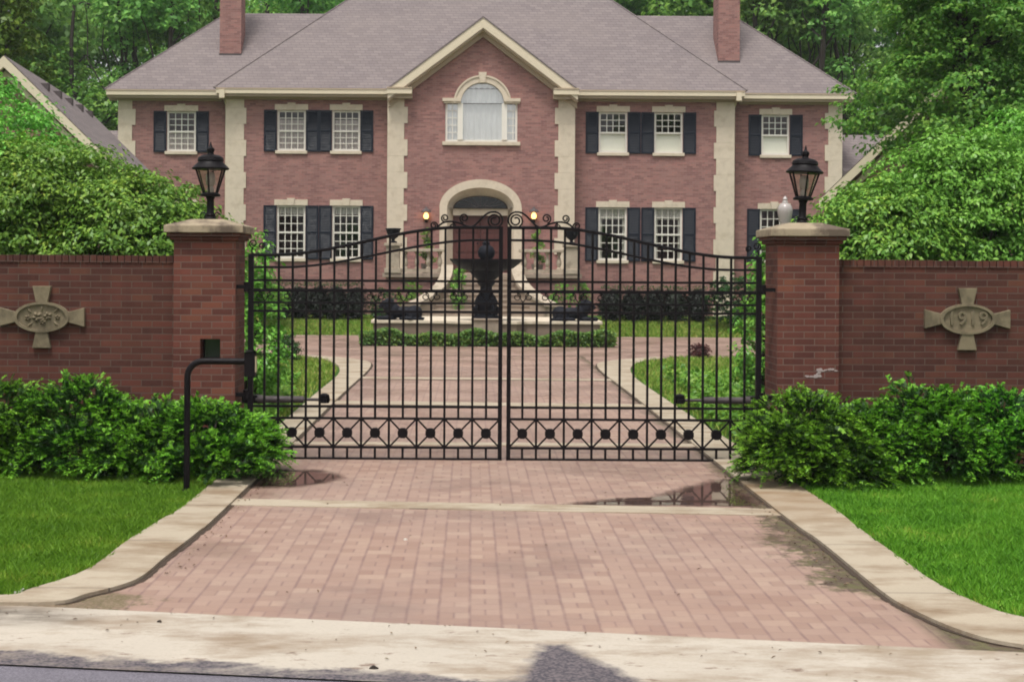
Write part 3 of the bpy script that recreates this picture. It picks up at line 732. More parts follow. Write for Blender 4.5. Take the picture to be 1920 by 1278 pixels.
pr, prx, pry, prx0, prx1 = pillar(1457.5, 1573, 'brick pillar right of the gate with a white mortar scar low on its face')
q = MB(); g = np.random.default_rng(4)
for (a, b, c, d_) in ((1510, 1532, 703, 707), (1530, 1537, 691, 706), (1535, 1569, 691, 695)):
    for _ in range(int((b - a) * (d_ - c) / 7)):
        u_, v_ = g.uniform(a, b), g.uniform(c, d_); xc_, zc_ = XZ(u_, v_, PY); r_ = g.uniform(.006, .02)
        q.prism_y([(xc_ + r_ * 1.5 * g.uniform(.6, 1.2) * math.cos(6.28 * k / 7), zc_ + r_ * .6 * g.uniform(.6, 1.2) * math.sin(6.28 * k / 7)) for k in range(7)], PY - .003 - g.random() * .004, PY + .01)
q.build('mortar_scar', 'mortar', pr)

WY = PY + 0.13
def brick_wall(x0, x1, label):
    root = empty('brick_wall', ((x0 + x1) / 2, WY + .15, 0), label, 'wall', 'brick walls beside the gate')
    m = MB(); m.box(x0, x1, WY, WY + .3, -.05, 2.02); m.build('wall', 'wall_brick', root)
    m = MB(); w = 0.072; n = int((x1 - x0) / w)
    for i in range(n): m.box(x0 + i * w, x0 + i * w + w - .008, WY - .012, WY + .312, 2.02, 2.095 + random.uniform(-.003, .003))
    m.build('coping', 'wall_brick', root)
    return root
brick_wall(-11.0, plx0 - .001, 'dark red brick wall left of the gate behind yew bushes')
brick_wall(prx1 + .001, 11.6, 'dark red brick wall right of the gate behind yew bushes')

def ellipse(cx, cz, rx, rz, n=40): return [(cx + rx * math.cos(2 * math.pi * i / n), cz + rz * math.sin(2 * math.pi * i / n)) for i in range(n)]
def ring_y(mb, cx, cz, r0, r1, y0, y1, n=40):
    A, B = ellipse(cx, cz, *r0, n), ellipse(cx, cz, *r1, n)
    for i in range(n):
        j = (i + 1) % n
        mb.prism_y([A[i], A[j], B[j], B[i]], y0, y1)
def plaque(px, py, label, flower):
    cx, cz = XZ(px, py, WY); s = WY / F
    root = empty('stone_plaque', (cx, WY, cz), label, 'plaque', 'carved stone plaques on the brick walls')
    rx, rz = 52 * s, 28.5 * s
    m = MB(); m.prism_y(ellipse(cx, cz, rx, rz), WY - .03, WY + .01); m.build('oval_panel', 'plaque_stone', root)
    m = MB(); ring_y(m, cx, cz, (rx * .88, rz * .84), (rx, rz), WY - .055, WY - .02); m.build('rim', 'plaque_stone', root)
    for ang in range(4):
        m = MB(); h = ang % 2
        r0, r1 = ((rx * .93, 80 * s), (rz * .9, 58 * s))[h]
        w0, w1 = ((9.5 * s, 18 * s), (10.5 * s, 17.5 * s))[h]
        pts = [(r0, -w0), (r1, -w1), (r1, w1), (r0, w0)]; ca, sa = math.cos(ang * math.pi / 2), math.sin(ang * math.pi / 2)
        m.prism_y([(cx + a * ca - b * sa, cz + a * sa + b * ca) for a, b in pts], WY - .045, WY + .01); m.build('arm', 'plaque_stone', root, bevel=.006)
    if flower:
        m = MB()
        def petal(ox, oz, ang, L, W, lift):
            n0 = len(m.v); k = 10
            for i in range(k):
                g = 2 * math.pi * i / k; a, b = L * .5 + L * .5 * math.cos(g), W * .5 * math.sin(g)
                m.v.append((ox + a * math.cos(ang) - b * math.sin(ang), WY - .031, oz + a * math.sin(ang) + b * math.cos(ang)))
            m.v.append((ox + L * .5 * math.cos(ang), WY - .031 - lift, oz + L * .5 * math.sin(ang)))
            for i in range(k): m.f.append((n0 + i, n0 + (i + 1) % k, n0 + k)); m.mi.append(0)
        for (ox, oz, rr) in ((-.05, 0, .06), (.065, .01, .05), (-.15, -.01, .035), (.01, -.05, .035), (.17, .0, .03)):
            for k in range(5): petal(cx + ox * .95, cz + oz, k * 2 * math.pi / 5 + ox * 9, rr, rr * .75, .03)
        for (ox, oz, an) in ((-.1, .04, 2.4), (.12, .045, .7), (-.09, -.05, -2.4), (.12, -.045, -.7), (.0, .05, 1.5)): petal(cx + ox, cz + oz, an, .08, .03, .02)
        m.build('flower_relief', 'plaque_stone', root)
    else:
        cu = bpy.data.curves.new('numerals', 'FONT'); cu.body = '1919'; cu.size = .195; cu.align_x = 'CENTER'; cu.align_y = 'CENTER'; cu.extrude = .008; cu.bevel_depth = .003; cu.space_character = 1.12
        to = bpy.data.objects.new('text_source', cu); COL.objects.link(to)
        bpy.context.view_layer.update()
        me = bpy.data.meshes.new_from_object(to.evaluated_get(bpy.context.evaluated_depsgraph_get()))
        bpy.data.objects.remove(to); me.name = 'numerals'; me.materials.clear(); me.materials.append(M['numeral'])
        o = link_mesh('numerals', me, root, (cx, WY - .037, cz)); o.rotation_euler = (math.pi / 2, 0, 0)
    return root
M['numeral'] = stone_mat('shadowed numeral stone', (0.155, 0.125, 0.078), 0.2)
plaque(80, 594, 'tan oval stone plaque carved with flowers on the left brick wall', True)
plaque(1812, 598, 'tan oval stone plaque reading 1919 on the right brick wall', False)

# ================================================================ LAMPS ON THE PILLARS
def pillar_lamp(x, y, z, label, tilt):
    root = empty('pillar_lamp', (x, y, z), label, 'lamp', 'black lanterns on the gate pillars')
    m = MB(); m.lathe([(.062, 0), (.062, .012), (.045, .03), (.05, .05), (.038, .075), (.036, .2), (.045, .215), (.045, .225)], x, y, 16); m.build('post', 'iron', root, smooth=True)
    for sg in (-1, 1):
        b = MB(); pts = []
        for i in range(14):
            t = i / 13; a = t * 4.5; r = .035 * (1 - .6 * t); pts.append((x + sg * (.075 - .0 + r * math.cos(a) - .01), y - .01, z + .045 + r * math.sin(a)))
        b.tube(pts, .006, 6); b.build('leaf_scroll', 'bronze', root, smooth=True)
    m = MB(); m.lathe([(.03, .225), (.098, .232), (.10, .25), (.085, .262), (.06, .27)], x, y, 20); m.build('collar', 'iron', root, smooth=True)
    n = 6; zb, zt, rb, rt = .262, .50, .072, .152
    fr = MB()
    for k in range(n):
        a = math.pi / 6 + k * math.pi / 3
        fr.tube([(x + rb * math.cos(a), y + rb * math.sin(a), z + zb), (x + rt * math.cos(a), y + rt * math.sin(a), z + zt)], .009, 5)
    fr.build('cage', 'iron', root)
    gl = MB(); gl.lathe([(rb * .97, zb), (rt * .97, zt)], x, y, n, math.pi / 6, cap=False); gl.v = [(a, b, c + z) for a, b, c in gl.v]; gl.build('glass', 'lamp_glass', root)
    ch = MB(); ch.lathe([(.03, .262), (.035, .30), (.028, .33), (.046, .36), (.046, .44), (.03, .47), (.012, .475)], x, y, 14); ch.v = [(a, b, c + z) for a, b, c in ch.v]; ch.build('bulb_shade', 'frost', root, smooth=True)
    rf = MB(); rf.lathe([(.13, .494), (.182, .497), (.186, .51), (.17, .525), (.128, .565), (.124, .575), (.132, .585), (.124, .615), (.085, .637), (.035, .645), (.03, .66), (.04, .685), (.036, .705), (.02, .715), (.012, .735), (.004, .77)], x, y, 18)
    rf.v = [(a, b, c + z) for a, b, c in rf.v]; rf.build('lamp_roof', 'iron', root, smooth=True)
    for o in children(root):
        if o.name.split('.')[0] in ('post', 'collar'):
            o.location.z = 0 if o.name.startswith('post') else .225
    root.rotation_euler = (0, tilt, 0); root.scale = (1.05, 1.05, 1.06)
    return root
pillar_lamp(plx + .0, ply, 2.472, 'black lantern on the left brick gate pillar, standing straight', R(0.0))
pillar_lamp(prx - .0, pry, 2.472, 'black lantern on the right brick gate pillar, leaning slightly', R(2.6))
# acorn lamp far behind the right pillar
gx = XZ(1472, 390, 24)[0]
ac = empty('acorn_lamp', (gx, 24, 0), 'white acorn glass lamp peeking over the right pillar cap', 'lamp')
m = MB(); m.lathe([(.11, 0), (.1, .3), (.05, .4), (.04, 2.6), (.08, 2.66), (.09, 2.72)], gx, 24, 14); m.build('post', 'iron', ac, smooth=True)
m = MB(); m.lathe([(.075, 2.70), (.095, 2.78), (.118, 2.90), (.125, 2.96), (.112, 3.02), (.075, 3.06), (.05, 3.075), (.052, 3.09), (.036, 3.11), (.042, 3.14), (.02, 3.175), (.006, 3.19)], gx, 24, 18); m.build('globe', 'frost', ac, smooth=True)

# ================================================================ GATE
GY = 15.08
gs = GY / F
def ss(a, b, t):
    t = min(1, max(0, (t - a) / (b - a))); return t * t * (3 - 2 * t)
def gate_leaf(px_h, px_m, label):
    """px_h: hinge stile, px_m: meeting stile; heights are mirrored about the gap"""
    xh, xm = XZ(px_h, 660, GY)[0], XZ(px_m, 660, GY)[0]; sg = 1 if xm > xh else -1
    Zt = lambda y: EYE - (y - 500) * gs
    root = empty('gate_leaf', (xh, GY, 0), label, 'gate', 'iron gate leaves')
    X = lambda t: xh + (xm - xh) * t
    top = lambda t: Zt(480 - 53.5 * ss(.08, .84, t)); sec = lambda t: Zt(503 - 53 * ss(.12, .92, t))
    yb = Zt(861); ylx, yux = Zt(839), Zt(785); yr = Zt(763)
    w = .023
    for t, wd in ((0, .055), (1, .042)):
        m = MB(); m.box(X(t) - wd / 2, X(t) + wd / 2, GY - .022, GY + .022, yb - .02, top(t) + .012); m.build('stile', 'iron', root)
    for z, h in ((yb, .028), (ylx, .024), (yux, .024), (yr, .024), (Zt(585), .024), (Zt(569), .022), (Zt(546), .034), (Zt(527.5), .024)):
        m = MB(); m.box(X(0), X(1), GY - .014, GY + .014, z - h / 2, z + h / 2); m.build('rail', 'iron', root)
    for fn, r in ((top, .017), (sec, .013)):
        m = MB(); m.tube([(X(i / 40), GY, fn(i / 40)) for i in range(41)], r, 6); m.build('arched_rail', 'iron', root)
    for i in range(1, 18):
        t = i / 18; m = MB(); x = X(t); b = lambda z0, z1: m.box(x - w / 2, x + w / 2, GY - .011, GY + .011, z0, z1)
        if i % 2: b(Zt(569), Zt(763 + 22)); b(Zt(546), top(t)); b(yb, ylx)
        else: b(yb, top(t))
        m.build('bar', 'iron', root)
    for i in range(9):
        tc = (2 * i + 1) / 18; xc, zc = X(tc), (ylx + yux) / 2
        m = MB(); xa, xb = X(2 * i / 18), X((2 * i + 2) / 18)
        for (u, v) in ((xa, ylx), (xb, ylx), (xa, yux), (xb, yux)): m.bar((u, GY, v), (xc, GY, zc), .017)
        m.build('cross_brace', 'iron', root)
        m = MB(); m.frustum(xc, GY, zc - .045, zc + .045, .045, .02, .045, .02); m.prism_y([(xc + .055 * math.cos(a * math.pi / 4 + math.pi / 8), zc + .055 * math.sin(a * math.pi / 4 + math.pi / 8)) for a in range(8)], GY - .03, GY + .03); m.build('rosette', 'iron', root)
        for xx in (xa, xb):
            pass
    # C scrolls in the band between the two upper rails
    for i in range(9):
        m = MB(); xc = X((2 * i + 1) / 18); zc = (Zt(546) + Zt(569)) / 2
        for s2 in (-1, 1):
            pts = []
            for k in range(22):
                u = k / 21; a = math.pi * (.5 + 2.2 * u); r = .042 * (1 - .62 * u)
                pts.append((xc + s2 * (.062 + r * math.cos(a)), GY, zc + .006 + r * math.sin(a)))
            m.tube(pts, .0055, 5)
            m.tube([(xc + s2 * .062, GY, zc + .048), (xc + s2 * .02, GY, zc - .02), (xc, GY, zc - .05)], .0055, 5)
        m.build('panel_scroll', 'iron', root)
    # crest scrolls, measured on the right leaf and mirrored to the other
    def W(px, py):
        return (xm - sg * (px - 954) * gs, GY, Zt(py))
    def spiral(cx, cy, r, a0, turns, inner=.25, n=40):
        return [W(cx + r * (1 - (1 - inner) * k / n) * math.cos(a0 + turns * 2 * math.pi * k / n), cy + r * (1 - (1 - inner) * k / n) * math.sin(a0 + turns * 2 * math.pi * k / n)) for k in range(n + 1)]
    def smooth(pts):
        p2 = densify(pts, 5); return [W(*p) for p in p2]
    for pth, r in ((smooth([(963, 397), (975, 398), (985, 404), (996, 415), (1006, 424), (1018, 427)]) , .010),
                   (spiral(966, 413, 16, -math.pi / 2, -2.1, .3), .009),
                   (smooth([(1004, 426), (1018, 424), (1030, 419), (1045, 415.5), (1060, 417), (1070, 423), (1079, 432)]), .010),
                   (spiral(1023, 409, 9, math.pi * .45, -1.5, .3), .008),
                   (spiral(1059, 409, 7.5, math.pi * .5, -1.4, .3), .008), (spiral(1045, 424, 6, -math.pi * .5, -1.4, .3), .007),
                   (spiral(1080, 423, 7, math.pi * .9, 1.4, .3), .008)):
        m = MB(); m.tube(pth, r, 6); m.build('crest_scroll', 'iron', root, smooth=True)
    hx = 954 + abs(xm - xh) / gs
    for (cx, cy, r) in ((hx - 4, 459, 8), (hx - 19, 463, 6)):
        m = MB(); m.tube(spiral(cx, cy, r, math.pi * .5, -1.4 if r > 7 else 1.4, .3), .007, 6); m.build('crest_scroll', 'iron', root, smooth=True)
    m = MB(); m.tube(smooth([(hx - 2, 467), (hx - 1, 474), (hx - 3, 480)]), .007, 6); m.build('crest_scroll', 'iron', root, smooth=True)
    # hinges that reach back to the pillar
    for py in (540, 742):
        m = MB(); xe = xh - sg * .165; m.box(min(xh, xe), max(xh, xe), GY - .03, GY + .03, Zt(py) - .02, Zt(py) + .02)
        m.lathe([(.035, Zt(py) - .05), (.035, Zt(py) + .05)], xh - sg * .04, GY, 12); m.build('hinge', 'iron', root)
    return root
gate_leaf(470, 938, 'left leaf of the black iron double gate with spear rails and crossed lower panel')
gate_leaf(1422, 954, 'right leaf of the black iron double gate, hinged to the right pillar')

def opener(x0, x1, z, label):
    y = GY + .16; sg = 1 if x1 > x0 else -1
    root = empty('gate_opener', (x0, y, z), label, 'gate opener', 'gate opener arms')
    m = MB(); m.tube([(x0, y, z), (x0 + sg * .42, y, z)], .036, 12); m.tube([(x0 - sg * .08, y, z), (x0, y, z)], .045, 12); m.build('cylinder', 'lead', root, smooth=True)
    m = MB(); m.tube([(x0 + sg * .42, y, z), (x1, y, z)], .016, 10); m.build('rod', 'lead', root, smooth=True)
    m = MB(); m.lathe([(.05, z - .03), (.062, z), (.05, z + .055), (.02, z + .07)], x1, y - .05, 12); m.box(x1 - .03, x1 + .03, GY + .015, y, z - .02, z + .02); m.build('bracket', 'iron', root, smooth=True)
    m = MB(); m.box(x0 - sg * .22, x0 - sg * .06, y - .04, y + .12, z - .04, z + .04); m.build('wall_bracket', 'iron', root)
    return root
opener(XZ(490, 750, GY)[0], XZ(606, 752, GY)[0], XZ(540, 751, GY)[1], 'gate opener arm across the left iron leaf')
opener(XZ(1400, 752, GY)[0], XZ(1277, 752, GY)[0], XZ(1340, 753, GY)[1], 'gate opener arm across the right iron leaf')

# gooseneck stand with its keypad box
IY = G(350, 924)[1]
ix, _ = XZ(350, 924, IY); izt = XZ(400, 677, IY)[1]; ibx = XZ(468, 680, IY)[0]
kp = empty('intercom_stand', (ix, IY, 0), 'black bent pipe intercom stand in front of the left pillar', 'intercom')
m = MB(); path = [(ix, IY, -.02), (ix, IY, izt - .14)] + [(ix + .14 - .14 * math.cos(a), IY, izt - .14 + .14 * math.sin(a)) for a in np.linspace(.15, math.pi / 2, 8)] + [(ibx, IY, izt)]
m.tube(path, .028, 12); m.build('pipe', 'iron', kp, smooth=True)
m = MB(); m.lathe([(.075, 0), (.075, .02), (.04, .035)], ix, IY, 14); m.build('base_plate', 'iron', kp)
m = MB(); m.box(ibx - .04, ibx + .055, IY - .06, IY + .05, izt - .13, izt + .085); bx = m.build('keypad_box', 'iron', kp, bevel=.008)
m = MB(); m.quad((ibx - .04, IY - .07, izt + .09), (ibx + .055, IY - .07, izt + .095), (ibx + .12, IY - .02, izt + .05), (ibx + .12, IY + .04, izt + .05), (ibx - .04, IY + .05, izt + .10)); m.build('hood', 'iron', bx)
m = MB(); m.box(ibx + .056, ibx + .062, IY - .05, IY + .02, izt - .09, izt + .05); m.build('card_reader', 'plastic_tan', bx)

# ================================================================ HOUSE
HC = 0.334
YG, YM, YW = 50.4, 51.0, 51.6
house = empty('brick_mansion', (HC, 55, .3), 'two storey rose brick mansion with central gable, cream quoins and dark shutters', 'house')
ZE = XZ(903, 172, 50.7)[1] - .02
ZE = 8.09
def facade(mb, x0, x1, z0, z1, y, holes, depth=.14):
    ztop = z1
    xs = sorted({x0, x1, *[h[0] for h in holes], *[h[1] for h in holes]}); zs = sorted({z0, z1, *[h[2] for h in holes], *[h[3] for h in holes]})
    for i in range(len(xs) - 1):
        for j in range(len(zs) - 1):
            cx, cz = (xs[i] + xs[i + 1]) / 2, (zs[j] + zs[j + 1]) / 2
            if any(h[0] < cx < h[1] and h[2] < cz < h[3] for h in holes): continue
            mb.quad((xs[i], y, zs[j]), (xs[i + 1], y, zs[j]), (xs[i + 1], y, zs[j + 1]), (xs[i], y, zs[j + 1]))
    for a, b, c, d in holes:
        yd = y + depth
        mb.quad((a, y, c), (a, yd, c), (a, yd, d), (a, y, d)); mb.quad((b, yd, c), (b, y, c), (b, y, d), (b, yd, d))
        if d < ztop: mb.quad((a, y, d), (b, y, d), (b, yd, d), (a, yd, d))
        mb.quad((a, yd, c), (b, yd, c), (b, y, c), (a, y, c))
def wpx(px0, px1, py0, py1, Y):
    a, z1 = XZ(px0, py0, Y); b, z0 = XZ(px1, py1, Y); return (a, b, z0, z1)
SH = 'shutter'
up_l = [wpx(520, 573, 207, 283, YM), wpx(623, 675, 207, 283, YM)]
up_r = [wpx(1123, 1176, 210, 287, YM), wpx(1227, 1280, 210, 287, YM)]
dn_l = [wpx(519, 572, 386, 485, YM), wpx(623, 675, 386, 485, YM)]
dn_r = [wpx(1122, 1175, 388, 488, YM), wpx(1227, 1279, 388, 488, YM)]
wl_u = [wpx(313, 367, 206, 282, YW)]; wr_u = [wpx(1428, 1480, 213, 289, YW)]
wl_d = [wpx(313, 367, 385, 484, YW)]; wr_d = [wpx(1425, 1477, 391, 490, YW)]
# line the openings of one storey up on one height
def level(rows):
    z0 = sum(r[2] for r in rows) / len(rows); z1 = sum(r[3] for r in rows) / len(rows)
    return [(r[0], r[1], z0, z1) for r in rows]
U = level(up_l + up_r); D = level(dn_l + dn_r)
up_l, up_r, dn_l, dn_r = U[:2], U[2:], D[:2], D[2:]
UW = [(r[0], r[1], U[0][2], U[0][3]) for r in wl_u + wr_u]; DW = [(r[0], r[1], D[0][2], D[0][3]) for r in wl_d + wr_d]
ML, MR = XZ(425, 300, YM)[0], XZ(1375, 300, YM)[0]
GL, GR = XZ(728, 300, YG)[0], XZ(1076, 300, YG)[0]
WLx, WRx = XZ(223, 300, YW)[0], XZ(1577, 300, YW)[0]
ZB = 0.2
# doorway and arched window
dx0, dx1 = XZ(838, 450, YG)[0], XZ(963, 450, YG)[0]; dsp = XZ(900, 390, YG)[1]; dtop = XZ(900, 352, YG)[1]; dfl = 1.80; dcx = (dx0 + dx1) / 2
px0, px1 = XZ(835, 230, YG)[0], XZ(970, 230, YG)[0]; ax0, ax1 = XZ(863, 200, YG)[0], XZ(946, 200, YG)[0]
pz0, pz1 = XZ(903, 266, YG)[1], XZ(903, 194, YG)[1]; azt = XZ(903, 154, YG)[1]; acx = (ax0 + ax1) / 2
def spandrel(mb, x0, x1, zs, zt, y, depth=.14, n=24):
    cx, rx, rz = (x0 + x1) / 2, (x1 - x0) / 2, zt - zs
    P = [(cx - rx * math.cos(math.pi * i / n), zs + rz * math.sin(math.pi * i / n)) for i in range(n + 1)]
    for i in range(n):
        (a, c), (b, d) = P[i], P[i + 1]
        if zt - max(c, d) > 1e-6 or abs(c - d) > 1e-6: mb.quad((a, y, c), (b, y, d), (b, y, zt), (a, y, zt))
        mb.quad((a, y, c), (a, y + depth, c), (b, y + depth, d), (b, y, d))
mb = MB(); mb.keep = False
facade(mb, GL, GR, ZB, ZE, YG, [(dx0, dx1, dfl, dsp), (dx0, dx1, dsp, dtop), (px0, px1, pz0, pz1), (ax0, ax1, pz1, ZE)])
spandrel(mb, dx0, dx1, dsp, dtop, YG, .3); spandrel(mb, ax0, ax1, pz1, azt, YG)
gp = XZ(903, 52, YG)[1]; gslope = .755
zpk = ZE + (GR - GL) / 2 * gslope; zh = azt; kk = (zh - ZE) / gslope
mb.quad((GL, YG, ZE), (ax0, YG, ZE), (ax0, YG, zh), (GL + kk, YG, zh)); mb.quad((ax1, YG, ZE), (GR, YG, ZE), (GR - kk, YG, zh), (ax1, YG, zh))
mb.quad((GL + kk, YG, zh), (GR - kk, YG, zh), ((GL + GR) / 2, YG, zpk))
mb.quad((GL, YG, ZB), (GL, YM, ZB), (GL, YM, ZE), (GL, YG, ZE)); mb.quad((GR, YM, ZB), (GR, YG, ZB), (GR, YG, ZE), (GR, YM, ZE))
mb.build('gable_wall', 'house_brick', house)
mb = MB(); facade(mb, ML, GL, ZB, ZE, YM, up_l + dn_l); facade(mb, GR, MR, ZB, ZE, YM, up_r + dn_r)
for x in (ML, MR): mb.quad((x, YM, ZB), (x, 61.4, ZB), (x, 61.4, ZE), (x, YM, ZE))
mb.quad((ML, 61.4, ZB), (MR, 61.4, ZB), (MR, 61.4, ZE), (ML, 61.4, ZE)); mb.build('main_wall', 'house_brick', house)
for i, (a, b, e) in enumerate(((WLx, ML, WLx), (MR, WRx, WRx))):
    mb = MB(); facade(mb, a, b, ZB, ZE, YW, [UW[i], DW[i]])
    mb.quad((e, YW, ZB), (e, 58.3, ZB), (e, 58.3, ZE), (e, YW, ZE)); mb.quad((a, 58.3, ZB), (b, 58.3, ZB), (b, 58.3, ZE), (a, 58.3, ZE))
    mb.build('wing_wall', 'house_brick', house)
# window kit ------------------------------------------------------------------
def window(h, y, cover=None, rows=3, cols=4):
    a, b, c, d = h; m = MB(); yf = y + .05; t = .07
    m.box(a, a + t, yf, yf + .07, c, d); m.box(b - t, b, yf, yf + .07, c, d); m.box(a + t, b - t, yf, yf + .07, c, c + t); m.box(a + t, b - t, yf, yf + .07, d - t, d)
    zm = c + (d - c) * .49; m.box(a + t, b - t, yf - .008, yf + .06, zm - .03, zm + .03)
    for (lo_, hi_) in ((c + t, zm - .03), (zm + .03, d - t)):
        if cover == 'blind' and lo_ < zm - .1: continue
        for k in range(1, cols): x = a + t + (b - a - 2 * t) * k / cols; m.box(x - .014, x + .014, yf + .012, yf + .05, lo_, hi_)
        for k in range(1, rows):
            z = lo_ + (hi_ - lo_) * k / rows
            for q in range(cols):
                x0 = a + t + (b - a - 2 * t) * q / cols + .0141; x1 = a + t + (b - a - 2 * t) * (q + 1) / cols - .0141; m.box(x0, x1, yf + .012, yf + .05, z - .013, z + .013)
    w = m.build('window', 'white_paint', house)
    g = MB(); g.quad((a + t, yf + .055, c + t), (b - t, yf + .055, c + t), (b - t, yf + .055, d - t), (a + t, yf + .055, d - t)); g.build('pane', 'glass', w)
    s = MB(); s.box(a - .06, b + .06, y - .07, y + .05, c - .11, c); s.build('sill', 'limestone', w, bevel=.01)
    l = MB(); l.box(a - .08, b + .08, y - .045, y + .05, d, d + .2); cx = (a + b) / 2; l.prism_y([(cx - .09, d), (cx + .09, d), (cx + .14, d + .25), (cx - .14, d + .25)], y - .075, y + .04); l.build('lintel', 'limestone', w)
    yc = y + .135
    def cloth(name, x0, x1, z0, z1, mat, ripple=.015):
        q = MB(); n = max(4, int((x1 - x0) / .035)); q.keep = True
        for i in range(n):
            f = lambda k: yc + ripple * math.sin(k * 1.7 + x0 * 9)
            xa, xb = x0 + (x1 - x0) * i / n, x0 + (x1 - x0) * (i + 1) / n; q.quad((xa, f(i), z0), (xb, f(i + 1), z0), (xb, f(i + 1), z1), (xa, f(i), z1))
        q.build(name, mat, w, smooth=True)
    if cover == 'blind': cloth('blind', a + .03, b - .03, c + .02, zm + .02, 'blind', 0.0)
    if cover == 'half': cloth('blind', a + .03, b - .03, c + .02, zm + .05, 'drape', .004)
    if cover == 'sheer': cloth('curtain', a + .03, b - .03, c + .02, zm + .4, 'drape', .02)
    if cover in ('swag', 'valance'): cloth('valance', a + .03, b - .03, d - (.42 if cover == 'swag' else .3), d - .02, 'lace', .02)
    if cover == 'swag':
        for (x0, x1) in ((a + .03, a + .14), (b - .14, b - .03)): cloth('curtain', x0, x1, c + .02, d - .4, 'lace', .02)
    return w
def shutter(x0, x1, z0, z1, y):
    m = MB(); t = .065; yy = y - .045; m.box(x0, x0 + t, yy, y, z0, z1); m.box(x1 - t, x1, yy, y, z0, z1)
    zm = z0 + (z1 - z0) * .5
    for z in (z0, zm - t / 2, z1 - t): m.box(x0 + t, x1 - t, yy + .004, y, z, z + t)
    m.box(x0 + t, x1 - t, y - .012, y - .003, z0, z1)
    for (lo_, hi_) in ((z0 + t, zm - t / 2), (zm + t / 2, z1 - t)):
        n = int((hi_ - lo_) / .055)
        for k in range(n):
            z = lo_ + (hi_ - lo_) * (k + .5) / n; m.quad((x0 + t, yy + .006, z - .02), (x1 - t, yy + .006, z - .02), (x1 - t, y - .013, z + .022), (x0 + t, y - .013, z + .022))
    m.build('shutter', 'shutter', house)
def dressed(h, y, cover, lower=0):
    window(h, y, cover); sw = .46; a, b, c, d = h
    shutter(a - sw, a - .01, c - .03, d + .0, y); shutter(b + .01, b + sw, c - .03, d + .0, y)
for h, cv in zip(up_l, ('sheer', 'sheer')): dressed(h, YM, cv)
for h, cv in zip(up_r, ('blind', 'blind')): dressed(h, YM, cv)
for h, cv in zip(dn_l, ('valance', 'valance')): dressed(h, YM, cv)
for h, cv in zip(dn_r, ('swag', 'swag')): dressed(h, YM, cv)
dressed(UW[0], YW, 'half'); dressed(UW[1], YW, 'blind'); dressed(DW[0], YW, None); dressed(DW[1], YW, None)
# palladian window --------------------------------------------------------------
m = MB(); y = YG
t = .07; yf = y + .05
m.box(px0, px1, yf, yf + .07, pz0, pz0 + t); m.box(px0, px0 + t, yf, yf + .07, pz0 + t, pz1); m.box(px1 - t, px1, yf, yf + .07, pz0 + t, pz1)
for x in (ax0, ax1): m.box(x - .09, x + .09, yf - .06, yf + .07, pz0 + t, pz1)
for (a, b) in ((px0, ax0 - .09), (ax1 + .09, px1)):
    for k in range(1, 5): z = pz0 + t + (pz1 - pz0 - t) * k / 5; m.box(a + .02, b - .02, yf + .01, yf + .05, z - .012, z + .012)
    m.box((a + b) / 2 + .02, (a + b) / 2 + .045, yf + .012, yf + .05, pz0 + t, pz1)
pw = m.build('arched_window', 'white_paint', house)
g = MB(); rx = (ax1 - ax0) / 2; rz = azt - pz1; yg = yf + .055
arc = [(acx + rx * math.cos(math.pi * i / 24), pz1 + rz * math.sin(math.pi * i / 24)) for i in range(25)]
g.quad((px0 + .02, yg, pz0 + t), (px1 - .02, yg, pz0 + t), (px1 - .02, yg, pz1), (px0 + .02, yg, pz1)); g.quad(*[(x, yg, z) for x, z in arc]); g.build('pane', 'bright_glass', pw)
g = MB(); yc = y + .135; g.keep = True
for i in range(60):
    xa, xb = px0 + .01 + (px1 - px0 - .02) * i / 60, px0 + .01 + (px1 - px0 - .02) * (i + 1) / 60
    f = lambda k: yc + .025 * math.sin(k * 1.3)
    xm_ = (xa + xb) / 2; zt = pz1 - .03 if abs(xm_ - acx) > rx - .03 else pz1 + rz * math.sqrt(max(0, 1 - ((xm_ - acx) / rx) ** 2))
    g.quad((xa, f(i), pz0 + .05), (xb, f(i + 1), pz0 + .05), (xb, f(i + 1), zt), (xa, f(i), zt))
g.build('curtain', 'sheer', pw, smooth=True)
m = MB(); n = 28
for i in range(n):
    a0, a1 = math.pi * i / n, math.pi * (i + 1) / n
    pt = lambda a, k: (acx + (rx + k) * math.cos(a), pz1 + (rz + k) * math.sin(a))
    m.prism_y([pt(a0, -.02), pt(a0, .17), pt(a1, .17), pt(a1, -.02)][::-1], y - .06, y + .05)
    m.prism_y([pt(a0, .17), pt(a0, .23), pt(a1, .23), pt(a1, .17)][::-1], y - .09, y + .02)
zk = pz1 + rz; m.prism_y([(acx - .09, zk - .03), (acx + .09, zk - .03), (acx + .14, zk + .33), (acx - .14, zk + .33)], y - .11, y + .03)
for (a, b) in ((px0 - .1, ax0 + .02), (ax1 - .02, px1 + .1)): m.box(a, b, y - .10, y + .05, pz1 + .06, pz1 + .17); m.box(a + .04, b - .02, y - .05, y + .05, pz1 - .01, pz1 + .06)
m.build('arch_trim', 'limestone', pw)
m = MB(); m.box(px0 - .1, px1 + .1, y - .09, y + .05, pz0 - .13, pz0); m.build('sill', 'limestone', pw, bevel=.01)
